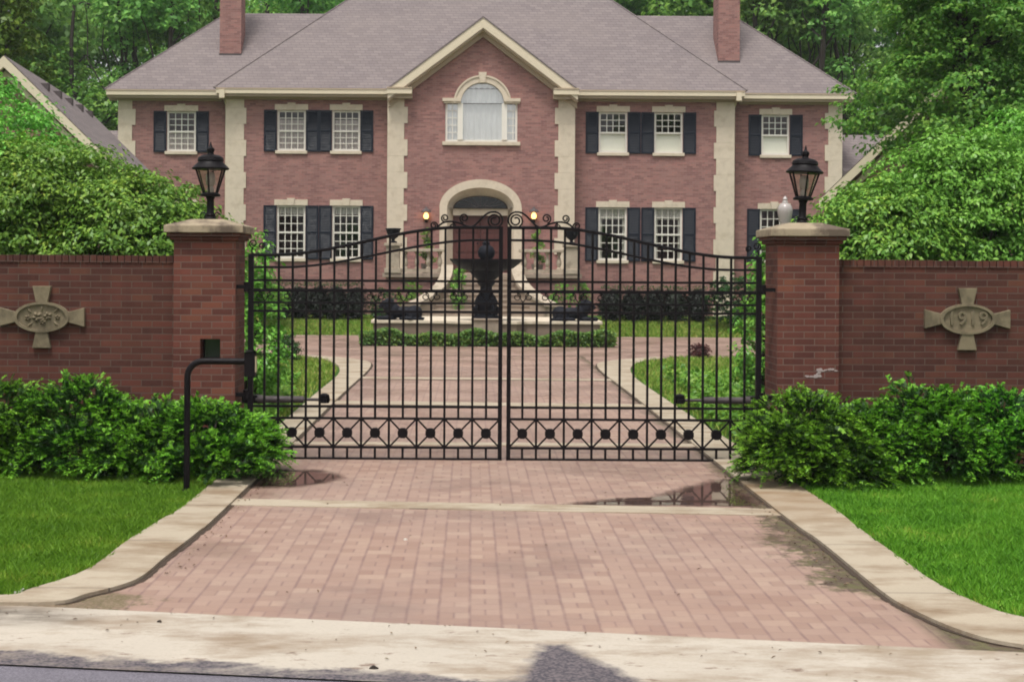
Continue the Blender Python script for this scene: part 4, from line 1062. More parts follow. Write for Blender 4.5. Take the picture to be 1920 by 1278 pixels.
# doorway ---------------------------------------------------------------------------
m = MB(); ox0, ox1 = XZ(824, 450, YG)[0], XZ(978, 450, YG)[0]; orx = (ox1 - ox0) / 2; irx = (dx1 - dx0) / 2; iz = dtop - dsp; oz = iz + .28; n = 30
for i in range(n):
    a0, a1 = math.pi * i / n, math.pi * (i + 1) / n
    m.prism_y([(dcx + irx * math.cos(a), dsp + iz * math.sin(a)) for a in (a0, a1)] + [(dcx + orx * math.cos(a), dsp + oz * math.sin(a)) for a in (a1, a0)], y - .09, y + .02)
for (a, b) in ((ox0, dx0), (dx1, ox1)): m.box(a, b, y - .09, y + .02, dfl, dsp)
ir2 = irx - .20; iz2 = iz * .62
for i in range(n):      # splayed inner reveal
    a0, a1 = math.pi * i / n, math.pi * (i + 1) / n
    for (r0, z0, y0, r1, z1, y1) in ((irx, iz, y - .05, irx - .11, iz * .8, y + .12), (irx - .11, iz * .8, y + .12, ir2, iz2, y + .3)):
        m.quad((dcx + r0 * math.cos(a0), y0, dsp + z0 * math.sin(a0)), (dcx + r0 * math.cos(a1), y0, dsp + z0 * math.sin(a1)), (dcx + r1 * math.cos(a1), y1, dsp + z1 * math.sin(a1)), (dcx + r1 * math.cos(a0), y1, dsp + z1 * math.sin(a0)))
for sg in (-1, 1):
    m.quad((dcx + sg * irx, y - .05, dfl), (dcx + sg * ir2, y + .3, dfl), (dcx + sg * ir2, y + .3, dsp), (dcx + sg * irx, y - .05, dsp))
m.box(dcx - ir2, dcx + ir2, y + .12, y + .34, dsp - .25, dsp - .02)
m.build('door_surround', 'limestone', house)
m = MB(); yd = y + .27
half = ir2 - .01; dz1 = dsp - .25
for sg in (-1, 1):
    d_ = MB(); a, b = (dcx - half, dcx - .012) if sg < 0 else (dcx + .012, dcx + half)
    d_.box(a, b, yd + .03, yd + .07, dfl + .02, dz1)
    w_ = (b - a)
    for (z0, z1) in ((dfl + .12, dfl + .62), (dfl + .72, dfl + 1.3), (dfl + 1.4, dz1 - .1)):
        for (u0, u1) in ((.1, .46), (.54, .9)): d_.frustum((a + w_ * u0 + a + w_ * u1) / 2, yd + .02, z0, z1, w_ * (u1 - u0) / 2, .018, w_ * (u1 - u0) / 2, .018)
    dd = d_.build('door', 'door_wood', house, bevel=.006)
    h_ = MB(); hx_ = dcx + sg * .09; h_.lathe([(.025, dfl + .98), (.032, dfl + 1.01), (.025, dfl + 1.04)], hx_, yd - .02, 10); h_.build('handle', 'bronze', dd)
fl = MB(); nf = 20
fl.quad(*[(dcx + (ir2 - .03) * math.cos(math.pi * i / nf), y + .30, dsp + (iz2 - .02) * math.sin(math.pi * i / nf)) for i in range(nf + 1)]); fo = fl.build('fanlight', 'black_glass', house)
sp = MB()
for k in range(1, 8): a = math.pi * k / 8; sp.bar((dcx + .18 * math.cos(a), y + .285, dsp + .07 * math.sin(a)), (dcx + (ir2 - .06) * math.cos(a), y + .285, dsp + (iz2 - .03) * math.sin(a)), .02)
sp.tube([(dcx + .18 * math.cos(math.pi * i / 12), y + .285, dsp + .08 * math.sin(math.pi * i / 12)) for i in range(13)], .012, 6); sp.build('fan_tracery', 'lead', fo)
# quoins ---------------------------------------------------------------------------
def quoin(xo, sg, y, z1, wide=.66, nar=.54):
    m = MB(); hgt = .56; z = ZB; k = 0
    while z < z1 - .02:
        zt = min(z + hgt, z1); w = wide if k % 2 == 0 else nar
        m.box(xo - sg * .03, xo + sg * w, y - .035, y + .03, z + .0015, zt - .0015); m.box(xo - sg * .033, xo - sg * .004, y - .03, y + .6, z + .0015, zt - .0015); z = zt; k += 1
    m.build('quoin', 'limestone', house, bevel=.003)
quoin(GL, 1, YG, ZE - .12); quoin(GR, -1, YG, ZE - .12)
quoin(ML, 1, YM, ZE - .24, .68, .6); quoin(MR, -1, YM, ZE - .24, .68, .6)
quoin(WLx, 1, YW, ZE - .24, .58, .46); quoin(WRx, -1, YW, ZE - .24, .58, .46)
# cornice and gutters --------------------------------------------------------------
EM, EW = YM - .45, YW - .4
for (a, b, ye, yw) in ((ML - .3, GL - .05, EM, YM), (GR + .05, MR + .3, EM, YM), (WLx - .35, ML - .301, EW, YW), (MR + .301, WRx + .35, EW, YW)):
    m = MB(); m.box(a, b, ye - .06, ye + .08, ZE - .16, ZE - .02); m.box(a, b, ye + .081, yw - .001, ZE - .20, ZE - .14)
    m.cur = 1; m.box(a + .02, b - .02, ye + .02, ye + .075, ZE - .25, ZE - .161); m.box(a, b, yw - .06, yw - .002, ZE - .32, ZE - .201)
    m.cur = 1; m.box(a, b, ye - .075, ye + .05, ZE - .02, ZE + .03)
    m.build('cornice', ['cream_paint', 'tan_shade_paint'], house)
m = MB()                                                        # gable rakes and their returns
for sg in (-1, 1):
    W2 = 3.24; zp = ZE + W2 * gslope - .02
    A = lambda k: (HC + sg * (W2 + k * .3), ZE - .02 - k * 0.0)
    def band(o0, o1, y0, y1):
        pts = [(HC + sg * (W2), ZE - .02 - o0), (HC, zp - o0), (HC, zp - o1), (HC + sg * (W2), ZE - .02 - o1)]
        m.prism_y(pts if sg > 0 else pts[::-1], y0, y1)
    m.cur = 0; band(0, .36, YG - .42, YG - .30); m.cur = 1; band(.36, .43, YG - .38, YG - .28); band(.43, .62, YG - .12, YG - .002); m.cur = 0; band(.38, .44, YG - .279, YG - .121)  # tan lower bands hold the rake's shade as colour
    xa, xb = HC + sg * 2.42, HC + sg * (W2 + .04)
    m.cur = 0; m.box(xa, xb, YG - .46, YG - .001, ZE - .2, ZE - .03); m.cur = 1; m.box(xa, xb, YG - .3, YG - .002, ZE - .34, ZE - .201); m.box(xa, xb, YG - .48, YG - .0015, ZE - .03, ZE + .02)
m.build('gable_rake', ['cream_paint', 'tan_shade_paint'], house)
for x in (ML - .09, MR + .09):
    m = MB(); m.lathe([(.05, ZB), (.05, ZE - .45)], x, YW - .09, 10); m.tube([(x, YW - .09, ZE - .47), (x, YW - .5, ZE - .30)], .05, 8); m.box(x - .09, x + .09, EM - .12, EM + .06, ZE - .32, ZE - .04); m.build('downspout', 'cream_paint', house)
# roofs ------------------------------------------------------------------------------
def hip(m, x0, x1, y0, y1, z, p):
    D = (y1 - y0) / 2; h = z + D * p; yc = (y0 + y1) / 2
    m.quad((x0, y0, z), (x1, y0, z), (x1 - D, yc, h), (x0 + D, yc, h)); m.quad((x1, y1, z), (x0, y1, z), (x0 + D, yc, h), (x1 - D, yc, h))
    m.quad((x1, y0, z), (x1, y1, z), (x1 - D, yc, h)); m.quad((x0, y1, z), (x0, y0, z), (x0 + D, yc, h))
    m.quad((x0, y0, z), (x0, y1, z), (x1, y1, z), (x1, y0, z))
m = MB(); hip(m, ML - .38, MR + .38, EM - .06, EM + 13.5, ZE + .03, .9); m.build('roof', 'shingle', house)
m = MB(); hip(m, WLx - .42, WRx + .42, EW - .06, EW + 7.3, ZE + .025, .9); m.build('wing_roof', 'shingle', house)
m = MB(); zp = ZE + 3.24 * gslope + .02
for sg in (-1, 1):
    xb = HC + sg * 3.3; zb = ZE + .0
    for dz in (0.0,):
        m.quad((xb, YG - .44, zb - .03), (HC, YG - .44, zp), (HC, 54.5, zp), (xb, 54.5, zb - .03)); m.quad((xb, YG - .44, zb - .09), (HC, YG - .44, zp - .06), (HC, YG - .44, zp), (xb, YG - .44, zb - .03))
m.build('gable_roof', 'shingle', house)
# ridge caps on the hips
for (hw_, ye_, dep_, zz_) in ((.38, EM, 13.5, .04), (.42, EW, 7.3, .03)):
    D = (dep_ + .06) / 2; xl_, xr_ = (ML, MR) if dep_ > 10 else (WLx, WRx)
    for (ax_, sx_) in ((xl_ - hw_, 1), (xr_ + hw_, -1)):
        m = MB(); m.tube([(ax_, ye_ - .06, ZE + zz_), (ax_ + sx_ * D, ye_ - .06 + D, ZE + zz_ + D * .9)], .03, 5); m.build('ridge_cap', 'shingle', house)
def chimney(px0, px1, yf, dep):
    a, b = XZ(px0, 80, yf)[0], XZ(px1, 80, yf)[0]; m = MB(); m.box(a, b, yf, yf + dep, 8.9, 13.6); m.box(a - .08, b + .08, yf - .08, yf + dep + .08, 13.6, 13.9); c = m.build('chimney', 'house_brick', house)
    m = MB(); zb = 8.09 + .9 * (yf - 51.2); m.box(a - .015, b + .015, yf - .015, yf + dep + .015, zb - .2, zb + .14); m.build('flashing', 'lead', c)
chimney(412, 452, 52.75, .95); chimney(1347, 1387, 52.55, 1.15)
# low links at both ends of the house
for sg in (-1, 1):
    e = WLx if sg < 0 else WRx; a, b = (e - 3.2, e - .04) if sg < 0 else (e + .04, e + 3.2)
    m = MB(); m.box(a, b, 52.4, 57, ZB, 5.3); m.build('link_wall', 'house_brick', house)
    m = MB(); m.prism_z([(a, 52.0), (b, 52.0), (b, 52.1), (a, 52.1)], 5.3, 5.5); m.quad((a, 52.0, 5.5), (b, 52.0, 5.5), (b, 54.7, 7.0), (a, 54.7, 7.0)); m.quad((a, 57.2, 5.5), (b, 57.2, 5.5), (b, 54.7, 7.0), (a, 54.7, 7.0)); m.build('link_roof', 'shingle', house)

# lanterns by the door
for px, lab in ((799, 'lit wall lantern on the brick left of the front door'), (1001, 'lit wall lantern on the brick right of the front door')):
    x, z = XZ(px, 405, YG - .16); yl = YG - .17
    r_ = empty('wall_lantern', (x, YG, z), lab, 'lamp', 'lit lanterns beside the front door')
    m = MB(); m.box(x - .05, x + .05, YG - .03, YG - .001, z - .22, z + .1); m.tube([(x, YG - .02, z - .15), (x, yl, z - .2), (x, yl, z - .14)], .015, 6); m.build('bracket', 'iron', r_)
    m = MB(); m.lathe([(.07, z - .14), (.10, z - .12), (.11, z - .1)], x, yl, 8); m.lathe([(.17, z + .13), (.18, z + .15), (.12, z + .22), (.05, z + .26), (.02, z + .32)], x, yl, 8); m.build('hood', 'lead', r_)
    m = MB(); m.lathe([(.05, z - .1), (.085, z - .04), (.09, z + .02), (.06, z + .09), (.03, z + .12)], x, yl, 14); m.build('bulb', 'bulb', r_, smooth=True)

# ================================================================ STAIRS AND TERRACE
Z0 = .33; ZL = 1.80; TY = 47.7
st = empty('entrance_stairs', (HC, 46.5, Z0), 'flared stone stairs with cheek walls and balustrade terrace before the front door', 'stairs')
m = MB(); m.box(HC - 3.15, HC + 3.15, TY + .12, YG - .002, Z0 - .1, ZL - .16); m.build('terrace_wall', 'house_brick', st)
m = MB(); m.box(HC - 3.25, HC + 3.25, TY, YG - .003, ZL - .16, ZL - .02); m.build('landing', 'step_stone', st, bevel=.01)
nst = 9; ris = (ZL - Z0) / nst
for k in range(nst - 1):
    yf = TY - .31 * (nst - 1 - k); hw = 1.02 + .9 * ((nst - 2 - k) / (nst - 2)) ** 1.8
    m = MB(); m.box(HC - hw, HC + hw, yf + .03, yf + .62 if k < nst - 2 else TY - .001, Z0 + ris * k - .02, Z0 + ris * (k + 1) - .05); m.box(HC - hw, HC + hw, yf, yf + .345, Z0 + ris * (k + 1) - .05 + .0005, Z0 + ris * (k + 1)); m.build('step', 'step_stone', st)
for sg in (-1, 1):
    n = 14; wall = MB(); cop = MB(); L_ = []
    for i in range(n + 1):
        t = i / n; L_.append((HC + sg * (1.14 + 1.05 * t ** 2.2), TY + .05 - 2.9 * t + .2 * t * t, ZL + .16 - 1.2 * t ** .85))
    for i in range(n):
        (xa, ya, za), (xb, yb_, zb) = L_[i], L_[i + 1]
        for b_, w0, lo_, hi_ in ((wall, .13, None, 0), (cop, .19, 0.0, .1)):
            za0, zb0 = (Z0 - .1, Z0 - .1) if lo_ is None else (za + lo_, zb + lo_)
            q = [(xa - w0, ya, za0), (xa + w0, ya, za0), (xb + w0, yb_, zb0), (xb - w0, yb_, zb0), (xa - w0, ya, za + hi_), (xa + w0, ya, za + hi_), (xb + w0, yb_, zb + hi_), (xb - w0, yb_, zb + hi_)]
            nn = len(b_.v); b_.v += q
            for f_ in ((0, 1, 2, 3), (4, 5, 6, 7), (0, 1, 5, 4), (2, 3, 7, 6), (0, 3, 7, 4), (1, 2, 6, 5)): b_.f.append(tuple(nn + k for k in f_)); b_.mi.append(0)
    wall.build('cheek_wall', 'step_stone', st); cop.build('cheek_coping', 'aged_stone', st)
    (xe, ye, ze) = L_[-1]
    m = MB(); m.box(xe - .24, xe + .24, ye - .4, ye + .08, Z0 - .1, ze + .02); m.box(xe - .29, xe + .29, ye - .45, ye + .13, ze + .02, ze + .12); m.build('newel', 'step_stone', st, bevel=.015)
    pxc = HC + sg * 2.92
    m = MB(); m.box(pxc - .22, pxc + .22, TY + .02, TY + .46, ZL - .02, ZL + .86); m.box(pxc - .28, pxc + .28, TY - .04, TY + .52, ZL + .86, ZL + .96); m.box(pxc - .27, pxc + .27, TY - .03, TY + .51, ZL - .02, ZL + .14); m.build('pedestal', 'aged_stone', st, bevel=.012)
    xi, xo = HC + sg * 1.2, pxc - sg * .22
    a, b = min(xi, xo), max(xi, xo)
    m = MB(); m.box(a, b, TY + .14, TY + .36, ZL + .0, ZL + .12); m.build('base_rail', 'aged_stone', st)
    m = MB(); m.box(a, b, TY + .10, TY + .40, ZL + .68, ZL + .78); m.build('hand_rail', 'aged_stone', st, bevel=.015)
    for k in range(4):
        x = a + (b - a) * (k + .5) / 4; z = ZL + .12
        m = MB(); m.lathe([(.075, z), (.075, z + .04), (.045, z + .07), (.085, z + .2), (.07, z + .28), (.04, z + .42), (.045, z + .47), (.075, z + .51), (.075, z + .56)], x, TY + .25, 12); m.build('baluster', 'aged_stone', st, smooth=True)
    # urn and spiral topiary
    zz = ZL + .96
    u = MB(); u.lathe([(.13, zz), (.13, zz + .04), (.05, zz + .08), (.06, zz + .13), (.16, zz + .2), (.21, zz + .32), (.23, zz + .42), (.27, zz + .46), (.25, zz + .48), (.1, zz + .49)], pxc, TY + .24, 16)
    uo = u.build('urn', 'bronze', None, smooth=True); tag(uo, f'dark footed urn on the {"left" if sg < 0 else "right"} terrace pedestal', 'urn', 'urns on the terrace pedestals')
    tx, ty = HC + sg * 1.83, TY + .75
    tp = empty('spiral_topiary', (tx, ty, ZL - .02), f'slim clipped topiary in a pot on the terrace, {"left" if sg < 0 else "right"} of the door', 'topiary', 'potted topiaries on the terrace')
    m = MB(); m.lathe([(.14, ZL - .02), (.2, ZL + .25), (.22, ZL + .3), (.19, ZL + .3)], tx, ty, 14); m.build('pot', 'pot', tp, smooth=True)
    m = MB(); m.lathe([(.025, ZL + .3), (.02, ZL + 1.3)], tx, ty, 8); m.build('stem', 'bark', tp)
    bl = [(.1 * math.cos(k * 1.25), .1 * math.sin(k * 1.25), .42 + k * .105, .2 - .012 * k, .2 - .012 * k, .1) for k in range(10)]
    _, p_, n_, d_, c_ = blob_points(bl, 130, 14, .07, .8, .4, 40 + sg); leaves_mesh('foliage', p_ + np.array((tx, ty, ZL)), n_, d_, .06, .035, 'shrub_leaf', origin=(tx, ty, ZL), parent=tp)

# ================================================================ FOUNTAIN, BASIN, LIONS
FY = 38.0
fx, _ = XZ(911, 560, FY); fz = XZ(911, 600, FY)[1]
bs = MB(); bw = (1122 - 705) / 2 * FY / F; bcx = XZ(912, 600, FY)[0]
by0, by1 = FY - .75, FY + 2.2
prof = [(bcx - bw, by0), (bcx - 1.0, by0), (bcx - .75, by0 - .25), (bcx + .75, by0 - .25), (bcx + 1.0, by0), (bcx + bw, by0), (bcx + bw, by1), (bcx - bw, by1)]
bas = empty('fountain_basin', (bcx, FY, 0), 'low tan stone basin wall around the foot of the black fountain', 'basin')
bs.prism_z(prof, -.02, fz - .07); bs.build('basin_wall', 'basin_stone', bas, bevel=.015)
m = MB(); big = [(bcx + (x - bcx) * 1.02, y - .05 if y < FY else y + .05) for x, y in prof]; m.prism_z(big, fz - .07, fz + .015); m.build('coping', 'limestone', bas, bevel=.015)
fo = empty('fountain', (fx, FY - .55, 0), 'black two tier bowl fountain on a square stone plinth before the steps', 'fountain')
fyc = FY - .6
pzm = lambda py: XZ(911, py, fyc)[1]
m = MB(); m.box(fx - .34, fx + .34, fyc - .5, fyc + .3, -.02, fz + .015 + .02); m.box(fx - .38, fx + .38, fyc - .54, fyc + .34, fz + .035, fz + .075); m.build('plinth', 'pier_stone' if 'pier_stone' in M else 'step_stone', fo, bevel=.01)
s_ = fyc / F; zt = fz + .075
r = lambda w: w / 2 * s_
m = MB(); m.lathe([(r(52), zt), (r(50), zt + .06), (r(34), zt + .1), (r(30), pzm(588)), (r(40), pzm(575)), (r(46), pzm(568)), (r(36), pzm(556)), (r(24), pzm(548)), (r(22), pzm(538)), (r(34), pzm(530)), (r(28), pzm(526))], fx, fyc, 24); m.build('stem', 'bronze', fo, smooth=True)
m = MB(); m.lathe([(r(26), pzm(527)), (r(50), pzm(518)), (r(64), pzm(508)), (r(100), pzm(503)), (r(124), pzm(494)), (r(136), pzm(488)), (r(138), pzm(485.5)), (r(130), pzm(485.5)), (r(110), pzm(490)), (r(30), pzm(494))], fx, fyc, 40, cap=False); m.build('bowl', 'bronze', fo, smooth=True)
m = MB(); m.lathe([(r(24), pzm(494)), (r(20), pzm(486)), (r(30), pzm(480)), (r(33), pzm(472)), (r(26), pzm(464)), (r(12), pzm(459)), (r(14), pzm(455)), (r(4), pzm(450))], fx, fyc, 18); m.build('finial', 'bronze', fo, smooth=True)
# four leaf brackets under the stem
m = MB()
for k in range(4):
    a = k * math.pi / 2 + .6; m.tube([(fx + .3 * math.cos(a), fyc + .3 * math.sin(a), zt + .05), (fx + .34 * math.cos(a), fyc + .34 * math.sin(a), zt + .25), (fx + .18 * math.cos(a), fyc + .18 * math.sin(a), zt + .42)], [.05, .06, .03], 8)
m.build('foot_scroll', 'bronze', fo, smooth=True)

def lion(px, face, label):
    x, _ = XZ(px, 597, FY - .55); y = FY - .52; z = fz + .012; f = face
    root = empty('lion_statue', (x, y, z), label, 'statue', 'dark lion statues on the basin')
    E = [(-.34, 0, .19, .21, .17, .19), (-.06, 0, .19, .30, .15, .16), (.20, 0, .22, .19, .17, .21), (.31, 0, .36, .17, .18, .20), (.42, 0, .39, .12, .11, .12), (.51, 0, .345, .075, .07, .06),
         (.29, .13, .50, .035, .03, .05), (.29, -.13, .50, .035, .03, .05), (.40, 0, .47, .07, .08, .05)]
    for q in (-1, 1): E += [(-.30, q * .15, .15, .18, .08, .145), (-.10, q * .2, .045, .15, .055, .05), (.38, q * .11, .055, .22, .055, .055), (.56, q * .11, .05, .08, .065, .055)]
    E += [(-.52, -.1, .05, .10, .04, .035), (-.42, -.22, .04, .12, .04, .03), (-.24, -.27, .045, .08, .045, .04), (-.47, 0, .12, .07, .05, .09)]
    bm = bmesh.new()
    for (a, b, c, rx_, ry_, rz_) in E:
        bmesh.ops.create_icosphere(bm, subdivisions=3, radius=1, matrix=Matrix.Translation((f * a, b, c)) @ Matrix.Diagonal((rx_, ry_, rz_, 1)))
    me = bpy.data.meshes.new('body'); bm.to_mesh(me); bm.free(); o = bpy.data.objects.new('source', me); COL.objects.link(o)
    md = o.modifiers.new('union', 'REMESH'); md.mode = 'VOXEL'; md.voxel_size = .018
    sm = o.modifiers.new('smooth', 'SMOOTH'); sm.iterations = 3; sm.factor = .5
    bpy.context.view_layer.update()
    m2 = bpy.data.meshes.new_from_object(o.evaluated_get(bpy.context.evaluated_depsgraph_get())); bpy.data.objects.remove(o)
    m2.name = 'body'; m2.materials.clear(); m2.materials.append(M['bronze']); m2.polygons.foreach_set('use_smooth', [True] * len(m2.polygons))
    link_mesh('body', m2, root, (x, y, z))
    m = MB(); m.box(x - .58, x + .58, y - .26, y + .26, z - .01, z + .02); m.build('base_slab', 'bronze', root, bevel=.006)
    return root
lion(752, -1, 'dark reclining lion statue on the left end of the basin')
lion(1075, 1, 'dark reclining lion statue on the right end of the basin')
# flowers and foliage in front of the basin
g = np.random.default_rng(77); n = 15000
x = g.uniform(bcx - bw - .3, bcx + bw + .35, n); y = g.uniform(FY - 1.5, FY - .95, n); t = np.abs(x - bcx) / (bw + .3)
mound = .24 + .22 * (.5 + .5 * np.sin(x * 4.1 + 1) * np.cos(x * 1.7)); z = g.random(n) ** .6 * mound
leaves_o = leaves_mesh('flower_bed', np.stack([x, y, z], 1), g.normal(size=(n, 3)) * .6 + [0, -.4, .8], g.normal(size=(n, 3)) + [0, 0, .6], .11 * g.uniform(.6, 1.3, n), .05, 'bed_leaf')
tag(leaves_o, 'green perennial bed along the front of the basin', kind='stuff')
sheet('bed_soil', [(bcx - bw - .3, FY - 1.5), (bcx + bw + .3, FY - 1.5), (bcx + bw + .3, FY - .9), (bcx - bw - .3, FY - .9)], .012, 'soil', 'dark soil under the perennial bed')

# ================================================================ HEDGES AND SMALL SHRUBS NEAR THE HOUSE
def hedge(px0, px1, Y, z0, z1, label, seed):
    x0, x1 = XZ(px0, 560, Y)[0], XZ(px1, 560, Y)[0]; cx = (x0 + x1) / 2; root = empty('clipped_hedge', (cx, Y, z0), label, 'hedge', 'clipped dark hedges before the house')
    nb = 5; w = (x1 - x0) / nb; bl = [(x0 - cx + w * (k + .5), 0, (z1 - z0) * .52, w * .62, .55, (z1 - z0) * .5) for k in range(nb)]
    _, p, n_, d_, c = blob_points(bl, 900, 14, .12, .8, .75, seed)
    top = (z1 - z0) * (.97 + .05 * np.sin(p[:, 0] * 5)); p[:, 2] = np.minimum(p[:, 2], top - .05 * np.random.default_rng(seed).random(len(p)))
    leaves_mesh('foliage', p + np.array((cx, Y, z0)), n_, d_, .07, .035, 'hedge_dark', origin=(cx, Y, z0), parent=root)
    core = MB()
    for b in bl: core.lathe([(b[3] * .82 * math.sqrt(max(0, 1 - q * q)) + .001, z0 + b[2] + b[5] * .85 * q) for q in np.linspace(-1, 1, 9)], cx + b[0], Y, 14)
    core.build('dark_core', 'hedge_dark', root)  # added solid core, dark to fill the gaps behind the leaves
    tw = g.random(500); p2 = np.stack([(x0 - cx) + (x1 - x0) * tw, g.normal(size=500) * .25, np.full(500, z1 - z0) + g.uniform(-.03, .1, 500)], 1)
    leaves_mesh('new_growth', p2 + np.array((cx, Y, z0)), g.normal(size=(500, 3)) * .5 + [0, 0, .5], g.normal(size=(500, 3)) * .4 + [0, 0, 1], .07, .03, 'yew_old', origin=(cx, Y, z0), parent=root)
hedge(510, 682, 44.9, .28, XZ(600, 535, 44.9)[1], 'dark clipped hedge left of the entrance stairs', 51)
hedge(1126, 1326, 44.9, .28, XZ(1200, 541, 44.9)[1], 'dark clipped hedge right of the entrance stairs', 52)
one = lambda w, h: [(0, 0, h * .5, w, w, h * .52)]
def mini(name, px, py_b, Y, w, h, mat, label, seed, z0=Z0, n=110, leaf=.07, cat='shrub', blobs=None):
    x = XZ(px, py_b, Y)[0]; return bush(name, (x, Y, z0), blobs or one(w, h), n, 16, .1, leaf, mat, label, cat, None, seed, stems=4)
mini('shrub', 770, 560, 46.9, .5, 1.25, 'ivy', 'bright green shrub under the left terrace balustrade', 61)
mini('shrub', 1056, 560, 46.9, .5, 1.25, 'ivy', 'bright green shrub under the right terrace balustrade', 62)
mini('shrub', 715, 590, 45.2, .45, 1.0, 'yew_old', 'dark rounded shrub beside the left end of the basin', 63)
mini('shrub', 858, 540, 45.9, .3, 1.5, 'shrub_leaf', 'leafy plant growing up beside the left of the steps', 64, blobs=[(0, 0, .9, .25, .25, .75), (.05, 0, 1.4, .2, .2, .3)])
mini('shrub', 1090, 520, 49.0, .3, 1.2, 'shrub_leaf', 'dark shrub against the brick right of the terrace', 65)
mini('round_shrub', 535, 678, 30.5, .32, .56, 'yew_old', 'small dark rounded evergreen on the lawn inside the left leaf', 66, z0=0, n=160, leaf=.055)
mini('red_shrub', 1312, 668, 32.3, .2, .34, 'red_leaf', 'small purple red shrub on the lawn inside the right leaf', 67, z0=0, n=90, leaf=.05)
mini('shrub', 1380, 600, 43.5, .9, 1.5, 'yew_old', 'dark loose shrub right of the clipped hedge', 68, n=260, leaf=.09)
mini('shrub', 485, 600, 43.5, .9, 1.5, 'shrub_leaf', 'loose green shrub left of the clipped hedge', 69, n=260, leaf=.09)
for (px, lab, sd, mt) in ((474, 'tall light green shrub between the left pillar and the gate', 71, 'shrub_light'), (1438, 'tall green shrub between the right pillar and the gate', 72, 'shrub_leaf')):
    x = XZ(px, 560, 19.5)[0]
    bush('tall_shrub', (x, 19.5, 0), [(0, 0, .9, .45, .5, .9), (-.05 if sd == 71 else .1, 0, 1.9, .32, .4, .6)], 300, 18, .13, .075, mt, lab, seed=sd)

# ================================================================ SHRUBS BEHIND THE WALLS
def wallshrub(px, Y, blobs, n, label, seed, mat, leaf=.066, per=44, cr=.27):
    x = XZ(px, 480, Y)[0]
    return bush('leafy_shrub', (x, Y, 0), blobs, n, per, cr, leaf, mat, label, group='broad shrubs behind the brick walls', seed=seed, flat=.26, shell=.55, stems=12, aspect=.5, zmin=.6)
wallshrub(-40, 18.4, [(0, 0, 2.7, 1.5, 1.2, 1.45), (-.2, .2, 3.75, 1.05, .9, .75), (.55, -.3, 2.6, 1.0, .8, 1.0)], 760, 'tallest light green shrub at the left edge, above the left wall', 81, 'shrub_light')
wallshrub(110, 17.6, [(0, 0, 2.35, 1.25, 1.0, 1.1), (-.1, 0, 2.95, .95, .8, .62), (-.5, -.1, 2.5, .9, .8, 1.0)], 760, 'wide green shrub above the flower plaque on the left wall', 82, 'shrub_leaf')
wallshrub(255, 17.2, [(0, 0, 2.1, 1.05, .9, .95), (-.1, .1, 2.62, .75, .7, .52), (.4, .1, 2.2, .6, .7, .55)], 600, 'lower green shrub rising right behind the left pillar', 83, 'shrub_leaf')
wallshrub(1650, 17.3, [(0, 0, 2.1, .9, .9, .95), (.1, .1, 2.6, .65, .7, .5)], 560, 'green shrub rising right behind the right pillar', 84, 'shrub_leaf')
wallshrub(1790, 17.9, [(0, 0, 2.5, 1.2, 1.0, 1.1), (.1, 0, 3.1, .9, .8, .6)], 700, 'wide pale green shrub above the 1919 plaque on the right wall', 85, 'shrub_light')
wallshrub(1960, 18.5, [(0, 0, 2.7, 1.4, 1.1, 1.25), (.1, 0, 3.55, 1.0, .8, .6), (-.5, -.3, 2.3, .9, .8, .9)], 620, 'tall pale green shrub at the right edge, above the right wall', 86, 'shrub_light')

# spreading yews along the foot of the walls
def yew(px, Y, blobs, n, label, seed, length=.17):
    x = XZ(px, 860, Y)[0]; return spray_bush('yew_bush', (x, Y, 0), blobs, n, label, 'spreading yews along the foot of the walls', seed, length)
yew(-20, 14.2, [(0, 0, .35, .62, .62, .58), (.2, -.3, .25, .5, .4, .4)], 1900, 'tall yew bush at the left edge, below the flower plaque', 91)
yew(140, 14.1, [(0, .1, .38, .55, .6, .56), (.1, -.35, .22, .5, .4, .38)], 1900, 'full yew bush between the left edge bush and the pillar', 92)
yew(285, 14.0, [(0, .1, .28, .5, .6, .42), (0, -.4, .18, .5, .4, .30)], 1700, 'low yew bush just left of the intercom stand', 93)
yew(392, 13.9, [(0, .1, .30, .5, .6, .42), (.15, -.5, .16, .45, .35, .26), (.33, .1, .2, .3, .5, .3)], 1900, 'bright yew bush in front of the left pillar by the gate', 94)
yew(1508, 13.8, [(0, .1, .36, .5, .6, .55), (-.18, -.3, .24, .4, .45, .42), (.2, -.35, .2, .45, .4, .38)], 2100, 'bright yew bush in front of the right pillar by the gate', 95)
yew(1625, 14.1, [(0, .1, .28, .45, .55, .47), (.05, -.35, .2, .45, .4, .36)], 1700, 'low yew bush just right of the right pillar', 96)
yew(1745, 14.1, [(0, .1, .38, .5, .6, .58), (.05, -.4, .24, .5, .4, .42)], 1900, 'tallest yew bush below the 1919 plaque', 97)
yew(1890, 14.1, [(0, .1, .36, .55, .6, .55), (.05, -.4, .24, .5, .4, .4)], 1900, 'full yew bush at the right edge of the picture', 98)

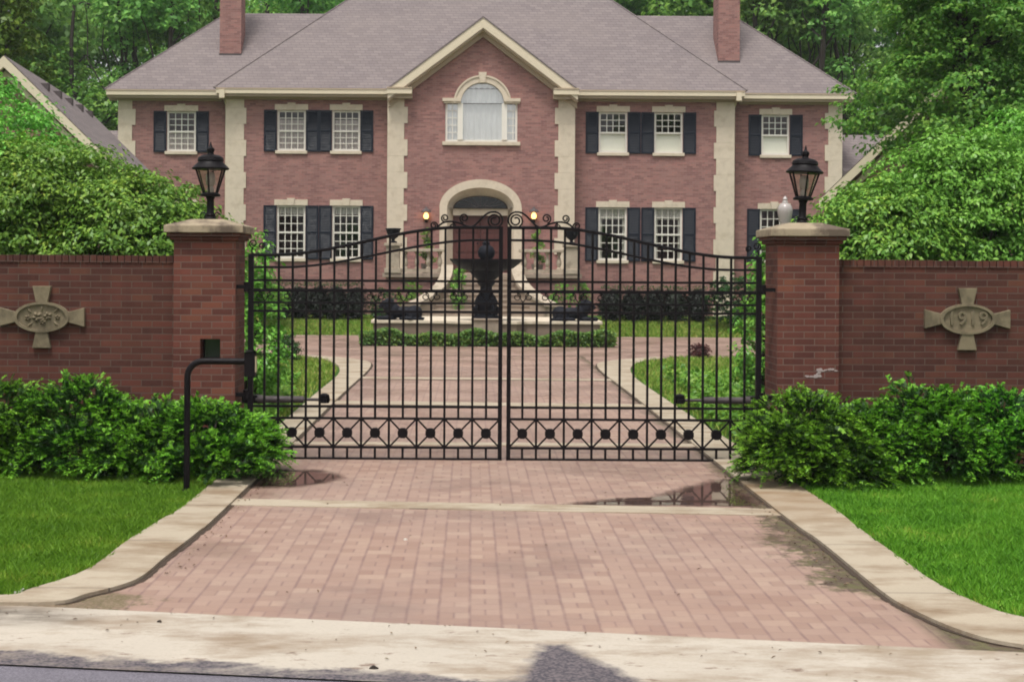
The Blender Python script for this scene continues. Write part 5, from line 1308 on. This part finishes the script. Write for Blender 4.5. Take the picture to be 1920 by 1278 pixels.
# ================================================================ SIDE BUILDINGS
def side_house(px, py, yaw, label, vents):
    Y = 32.0; x, zr = XZ(px, py, Y); root = empty('brick_garage', (x, Y, 0), label, 'garage', 'gabled brick side buildings')
    hw, p, L = (2.2 if vents else 3.0), .98, (9.5 if vents else 13.2); ze = zr - hw * p
    m = MB(); m.box(x - hw + .25, x + hw - .25, Y, Y + L, -.05, ze + .05); m.prism_y([(x - hw + .25, ze + .05), (x + hw - .25, ze + .05), (x, zr - .2)], Y, Y + L); m.build('wall', 'house_brick', root)
    m = MB()
    for sg in (-1, 1): m.quad((x + sg * (hw + .1), Y - .3, ze - .1), (x, Y - .3, zr), (x, Y + L, zr), (x + sg * (hw + .1), Y + L, ze - .1))
    rf = m.build('roof', 'shingle', root)
    m = MB()
    for sg in (-1, 1):
        pts = [(x + sg * (hw + .1), ze - .12), (x, zr - .02), (x, zr - .26), (x + sg * (hw + .1), ze - .36)]; m.prism_y(pts if sg > 0 else pts[::-1], Y - .32, Y - .18)
        pts = [(x + sg * (hw), ze - .36), (x, zr - .3), (x, zr - .46), (x + sg * hw, ze - .52)]; m.prism_y(pts if sg > 0 else pts[::-1], Y - .1, Y - .002)
    m.build('rake_board', 'cream_paint', root)
    if vents:
        for k in range(5):
            m = MB(); yy = Y + 1.8 + k * 1.5; sx = .42; m.box(x + sx - .06, x + sx + .12, yy, yy + .22, zr - sx * p - .1, zr - sx * p + .07); m.build('roof_vent', 'lead', rf)
    root.rotation_euler = (0, 0, yaw)
    return root
side_house(13, 107, R(5.2), 'brick side building at the left edge, cream rake and roof vents showing above the shrubs', True)
side_house(1812, 112, R(-17), 'brick side building at the right edge, mostly hidden by the maple', False)

# ================================================================ TREES
tx = XZ(1806, 200, 28)[0]
tree('maple_tree', (tx, 28, 0), 11.5, .17, [(-.1, 0, 5.3, 2.2, 1.8, 1.2), (.9, .3, 6.9, 2.5, 2.0, 1.4), (-.2, .2, 7.5, 1.9, 1.6, 1.2), (1.6, .4, 5.0, 1.8, 1.5, 1.0), (.4, .5, 9.2, 2.6, 2.0, 1.5)], 1150, 52, .40, .10, 'tree_leaf',
     'leafy maple with a dark trunk behind the right wall shrubs', seed=101, flat=.3, shell=.25, limbs=16, lean=.25)
lx = XZ(-30, 60, 44)[0]
tree('light_tree', (lx, 44, 0.2), 10, .16, [(0, 0, 8.6, 1.9, 2.0, 2.2), (.4, 0, 10.8, 1.6, 1.6, 1.4)], 420, 26, .4, .17, 'wood_light', 'yellow green tree at the top left corner behind the left side building', seed=102, flat=.35)
# woodland on the slope behind the house
protos = []
for k, (mt, sd) in enumerate((('wood_leaf', 111), ('wood_leaf', 112), ('tree_leaf', 113))):
    g = np.random.default_rng(sd)
    bl = [(g.normal() * 1.5, g.normal() * 1.2, 2.6 + 1.75 * i + g.normal() * .4, 2.6 + g.random(), 2.4, 1.5 + .4 * g.random()) for i in range(8)]
    protos.append(tree('woodland_tree', (0, 0, 0), 16, .24, bl, 1000, 15, .62, .30, mt, 'tall leafy tree in the wood behind the house', group='woodland trees behind the house', seed=sd, flat=.4, shell=.25, limbs=14))
g = np.random.default_rng(9)
spots = [(-26, 64), (-21.5, 67), (-17.3, 65), (-13.2, 68), (-8.8, 70), (8.6, 70), (12.6, 71), (17, 69), (21.5, 66), (25.5, 68), (30, 66), (-5.5, 76), (5.8, 75), (9.5, 78), (-10.5, 77), (0.5, 79),
         (-30, 80), (-24, 82), (-18, 80), (-11.5, 84), (-5, 82), (4, 82), (11, 86), (16.5, 84), (22.5, 82), (29, 84), (35, 80),
         (-36, 98), (-28, 100), (-20, 98), (-12, 100), (-4, 98), (5, 100), (13, 98), (21, 101), (29, 98), (38, 100)]
used = [False] * 3
for i, (x, y) in enumerate(spots):
    k = i % 3
    t = protos[k] if not used[k] else copy_tree(protos[k]); used[k] = True
    s = .85 + .35 * g.random(); t.location = (x + g.normal() * .5, y, ground_z(x, y) - .1); t.rotation_euler = (0, 0, g.random() * 6.28); t.scale = (s, s, s * (.95 + .2 * g.random()))
    t['label'] = 'tall leafy tree in the wood behind the house'
# bare dark trunks that show in the wood right of the chimney
for i, (px, y, rr, lab) in enumerate(((1416, 61.8, .17, 'slim dark trunk just right of the right chimney'), (1452, 62.5, .10, 'thin dark trunk in the wood beside the right chimney trunk'), (1512, 63.0, .08, 'thinnest slanting trunk in the wood above the right hip'), (1552, 61.5, .2, 'thick dark trunk in the wood above the right roof hip'), (1586, 64, .14, 'dark trunk in the wood behind the maple'), (302, 63.0, .16, 'dark trunk in the wood above the left roof hip'), (232, 64.5, .12, 'thin dark trunk in the wood left of the left hip'))):
    x = XZ(px, 60, y)[0]; g = np.random.default_rng(300 + i); a = (x, y, ground_z(x, y))
    tree('woodland_tree', a, 17, rr, [(0, 0, 13.5, 1.8, 1.8, 2.2), (.3, .2, 10, .8, .8, .5)], 140, 16, .5, .26, 'wood_leaf', lab, seed=300 + i, limbs=8, lean=g.normal() * .4, group=None)

# ================================================================ SMALL LITTER
for i, (px, py, s, mt, lab) in enumerate(((38, 1115, .035, 'white_paint', 'scrap of white paper at the left lawn edge'), (700, 1258, .02, 'bark', 'dark dead leaf standing at the street edge'), (760, 1015, .014, 'white_paint', 'white pebble on the pavers in the middle of the drive'), (300, 1170, .014, 'bark', 'brown twig on the pale concrete at the left'))):
    x, y = G(px, py); m = MB(); g = np.random.default_rng(i + 5); k = 7
    ring = [(x + s * (1 + .3 * g.normal()) * math.cos(6.28 * j / k), y + s * .6 * (1 + .3 * g.normal()) * math.sin(6.28 * j / k)) for j in range(k)]
    m.prism_z(ring, .012, .012 + s * .5); m.v = [(a, b, c + (.4 * s * math.sin(a * 90) if c > .013 else 0)) for a, b, c in m.v]
    tag(m.build(['paper_scrap', 'dead_leaf', 'pebble', 'twig'][i], mt), lab, ['paper', 'leaf', 'pebble', 'twig'][i])

# dead leaves and twigs washed along the kerbs and gutter
M['dead_leaf'] = leaf_mat('dead leaf litter', [(0, (0.05, 0.03, 0.02)), (0.5, (0.12, 0.07, 0.035)), (0.85, (0.2, 0.13, 0.06)), (1, (0.12, 0.15, 0.03))], 0.1)
g = np.random.default_rng(55); q1 = 150; q2 = 90; q3 = 70; q4 = 60
ya_ = g.uniform(9.0, 14.5, q1); xa_ = XR - np.abs(g.normal(size=q1)) * .10 - .02
yb_ = g.uniform(9.4, 14.5, q2); xb_ = XL + np.abs(g.normal(size=q2)) * .07 + .02
xc_ = g.uniform(-3, 3.2, q3); yc_ = gut_y(xc_) - np.abs(g.normal(size=q3)) * .35 - .02
xd_ = g.uniform(XL + .1, XR - .1, q4); yd_ = g.uniform(8.6, 14.5, q4)
P_ = np.stack([np.concatenate([xa_, xb_, xc_, xd_]), np.concatenate([ya_, yb_, yc_, yd_]), np.full(q1 + q2 + q3 + q4, .022)], 1); n_ = len(P_)
tag(leaves_mesh('leaf_litter', P_, g.normal(size=(n_, 3)) * .25 + [0, 0, 1], g.normal(size=(n_, 3)), g.uniform(.010, .034, n_), g.uniform(.006, .016, n_), 'dead_leaf'), 'brown leaf litter along the kerbs and gutter', kind='stuff')

# ================================================================ LIGHT, SKY, CAMERA
HAZE = 0.0004
SUN_EL, SUN_AZ = 68, 200            # degrees; azimuth clockwise from +Y (north)
w = bpy.data.worlds.new('World'); scene.world = w; w.use_nodes = True; nt = w.node_tree; nt.nodes.clear()
sky = nt.nodes.new('ShaderNodeTexSky'); sky.sky_type = 'NISHITA'; sky.sun_disc = False; sky.sun_elevation = R(SUN_EL); sky.sun_rotation = R(SUN_AZ); sky.dust_density = 4.0; sky.air_density = 1.2; sky.ozone_density = 0.6
hs = nt.nodes.new('ShaderNodeHueSaturation'); hs.inputs['Saturation'].default_value = 0.15
bg = nt.nodes.new('ShaderNodeBackground'); bg.inputs[1].default_value = 0.10; wo = nt.nodes.new('ShaderNodeOutputWorld')
nt.links.new(sky.outputs[0], hs.inputs['Color']); nt.links.new(hs.outputs[0], bg.inputs[0]); nt.links.new(bg.outputs[0], wo.inputs[0])
sl = bpy.data.lights.new('sun', 'SUN'); sl.energy = 1.5; sl.angle = R(14); sl.color = (1.0, 0.965, 0.91)
so = bpy.data.objects.new('sun', sl); COL.objects.link(so)
d = Vector((math.sin(R(SUN_AZ)) * math.cos(R(SUN_EL)), math.cos(R(SUN_AZ)) * math.cos(R(SUN_EL)), math.sin(R(SUN_EL))))
so.rotation_euler = d.to_track_quat('Z', 'Y').to_euler(); so.location = d * 60

# damp morning air between the camera and the wood
mb = MB(); mb.box(-265, 265, -125, 265, -1.5, 62); hz = NT('haze'); vol = hz.n('ShaderNodeVolumePrincipled'); hz.put(vol.inputs['Color'], (0.93, 0.95, 0.96)); vol.inputs['Density'].default_value = HAZE
hz.l(vol.outputs[0], hz.out.inputs['Volume']); M['haze'] = hz.m
if HAZE: tag(mb.build('haze', 'haze', origin=(0, 0, 0)), 'thin damp haze over the whole garden', kind='stuff')
cam = bpy.data.cameras.new('camera'); co = bpy.data.objects.new('camera', cam); COL.objects.link(co); scene.camera = co
cam.sensor_width = 36; cam.lens = 36 * F / 1920; cam.shift_x = (960 - CX) / 1920; cam.shift_y = -(639 - CY) / 1920
cam.clip_start = .1; cam.clip_end = 1000
co.location = (0, 0, EYE)
co.rotation_euler = (Matrix.Rotation(math.pi / 2, 3, 'X') @ Matrix.Rotation(TH, 3, 'Z')).to_euler()

vs = scene.view_settings; vs.view_transform = 'Standard'; vs.look = 'None'; vs.gamma = 1.0; vs.exposure = 0.85; vs.use_curve_mapping = False
scene.cycles.max_bounces = 8; scene.cycles.transparent_max_bounces = 12; scene.cycles.use_denoising = True; scene.cycles.filter_width = 1.9
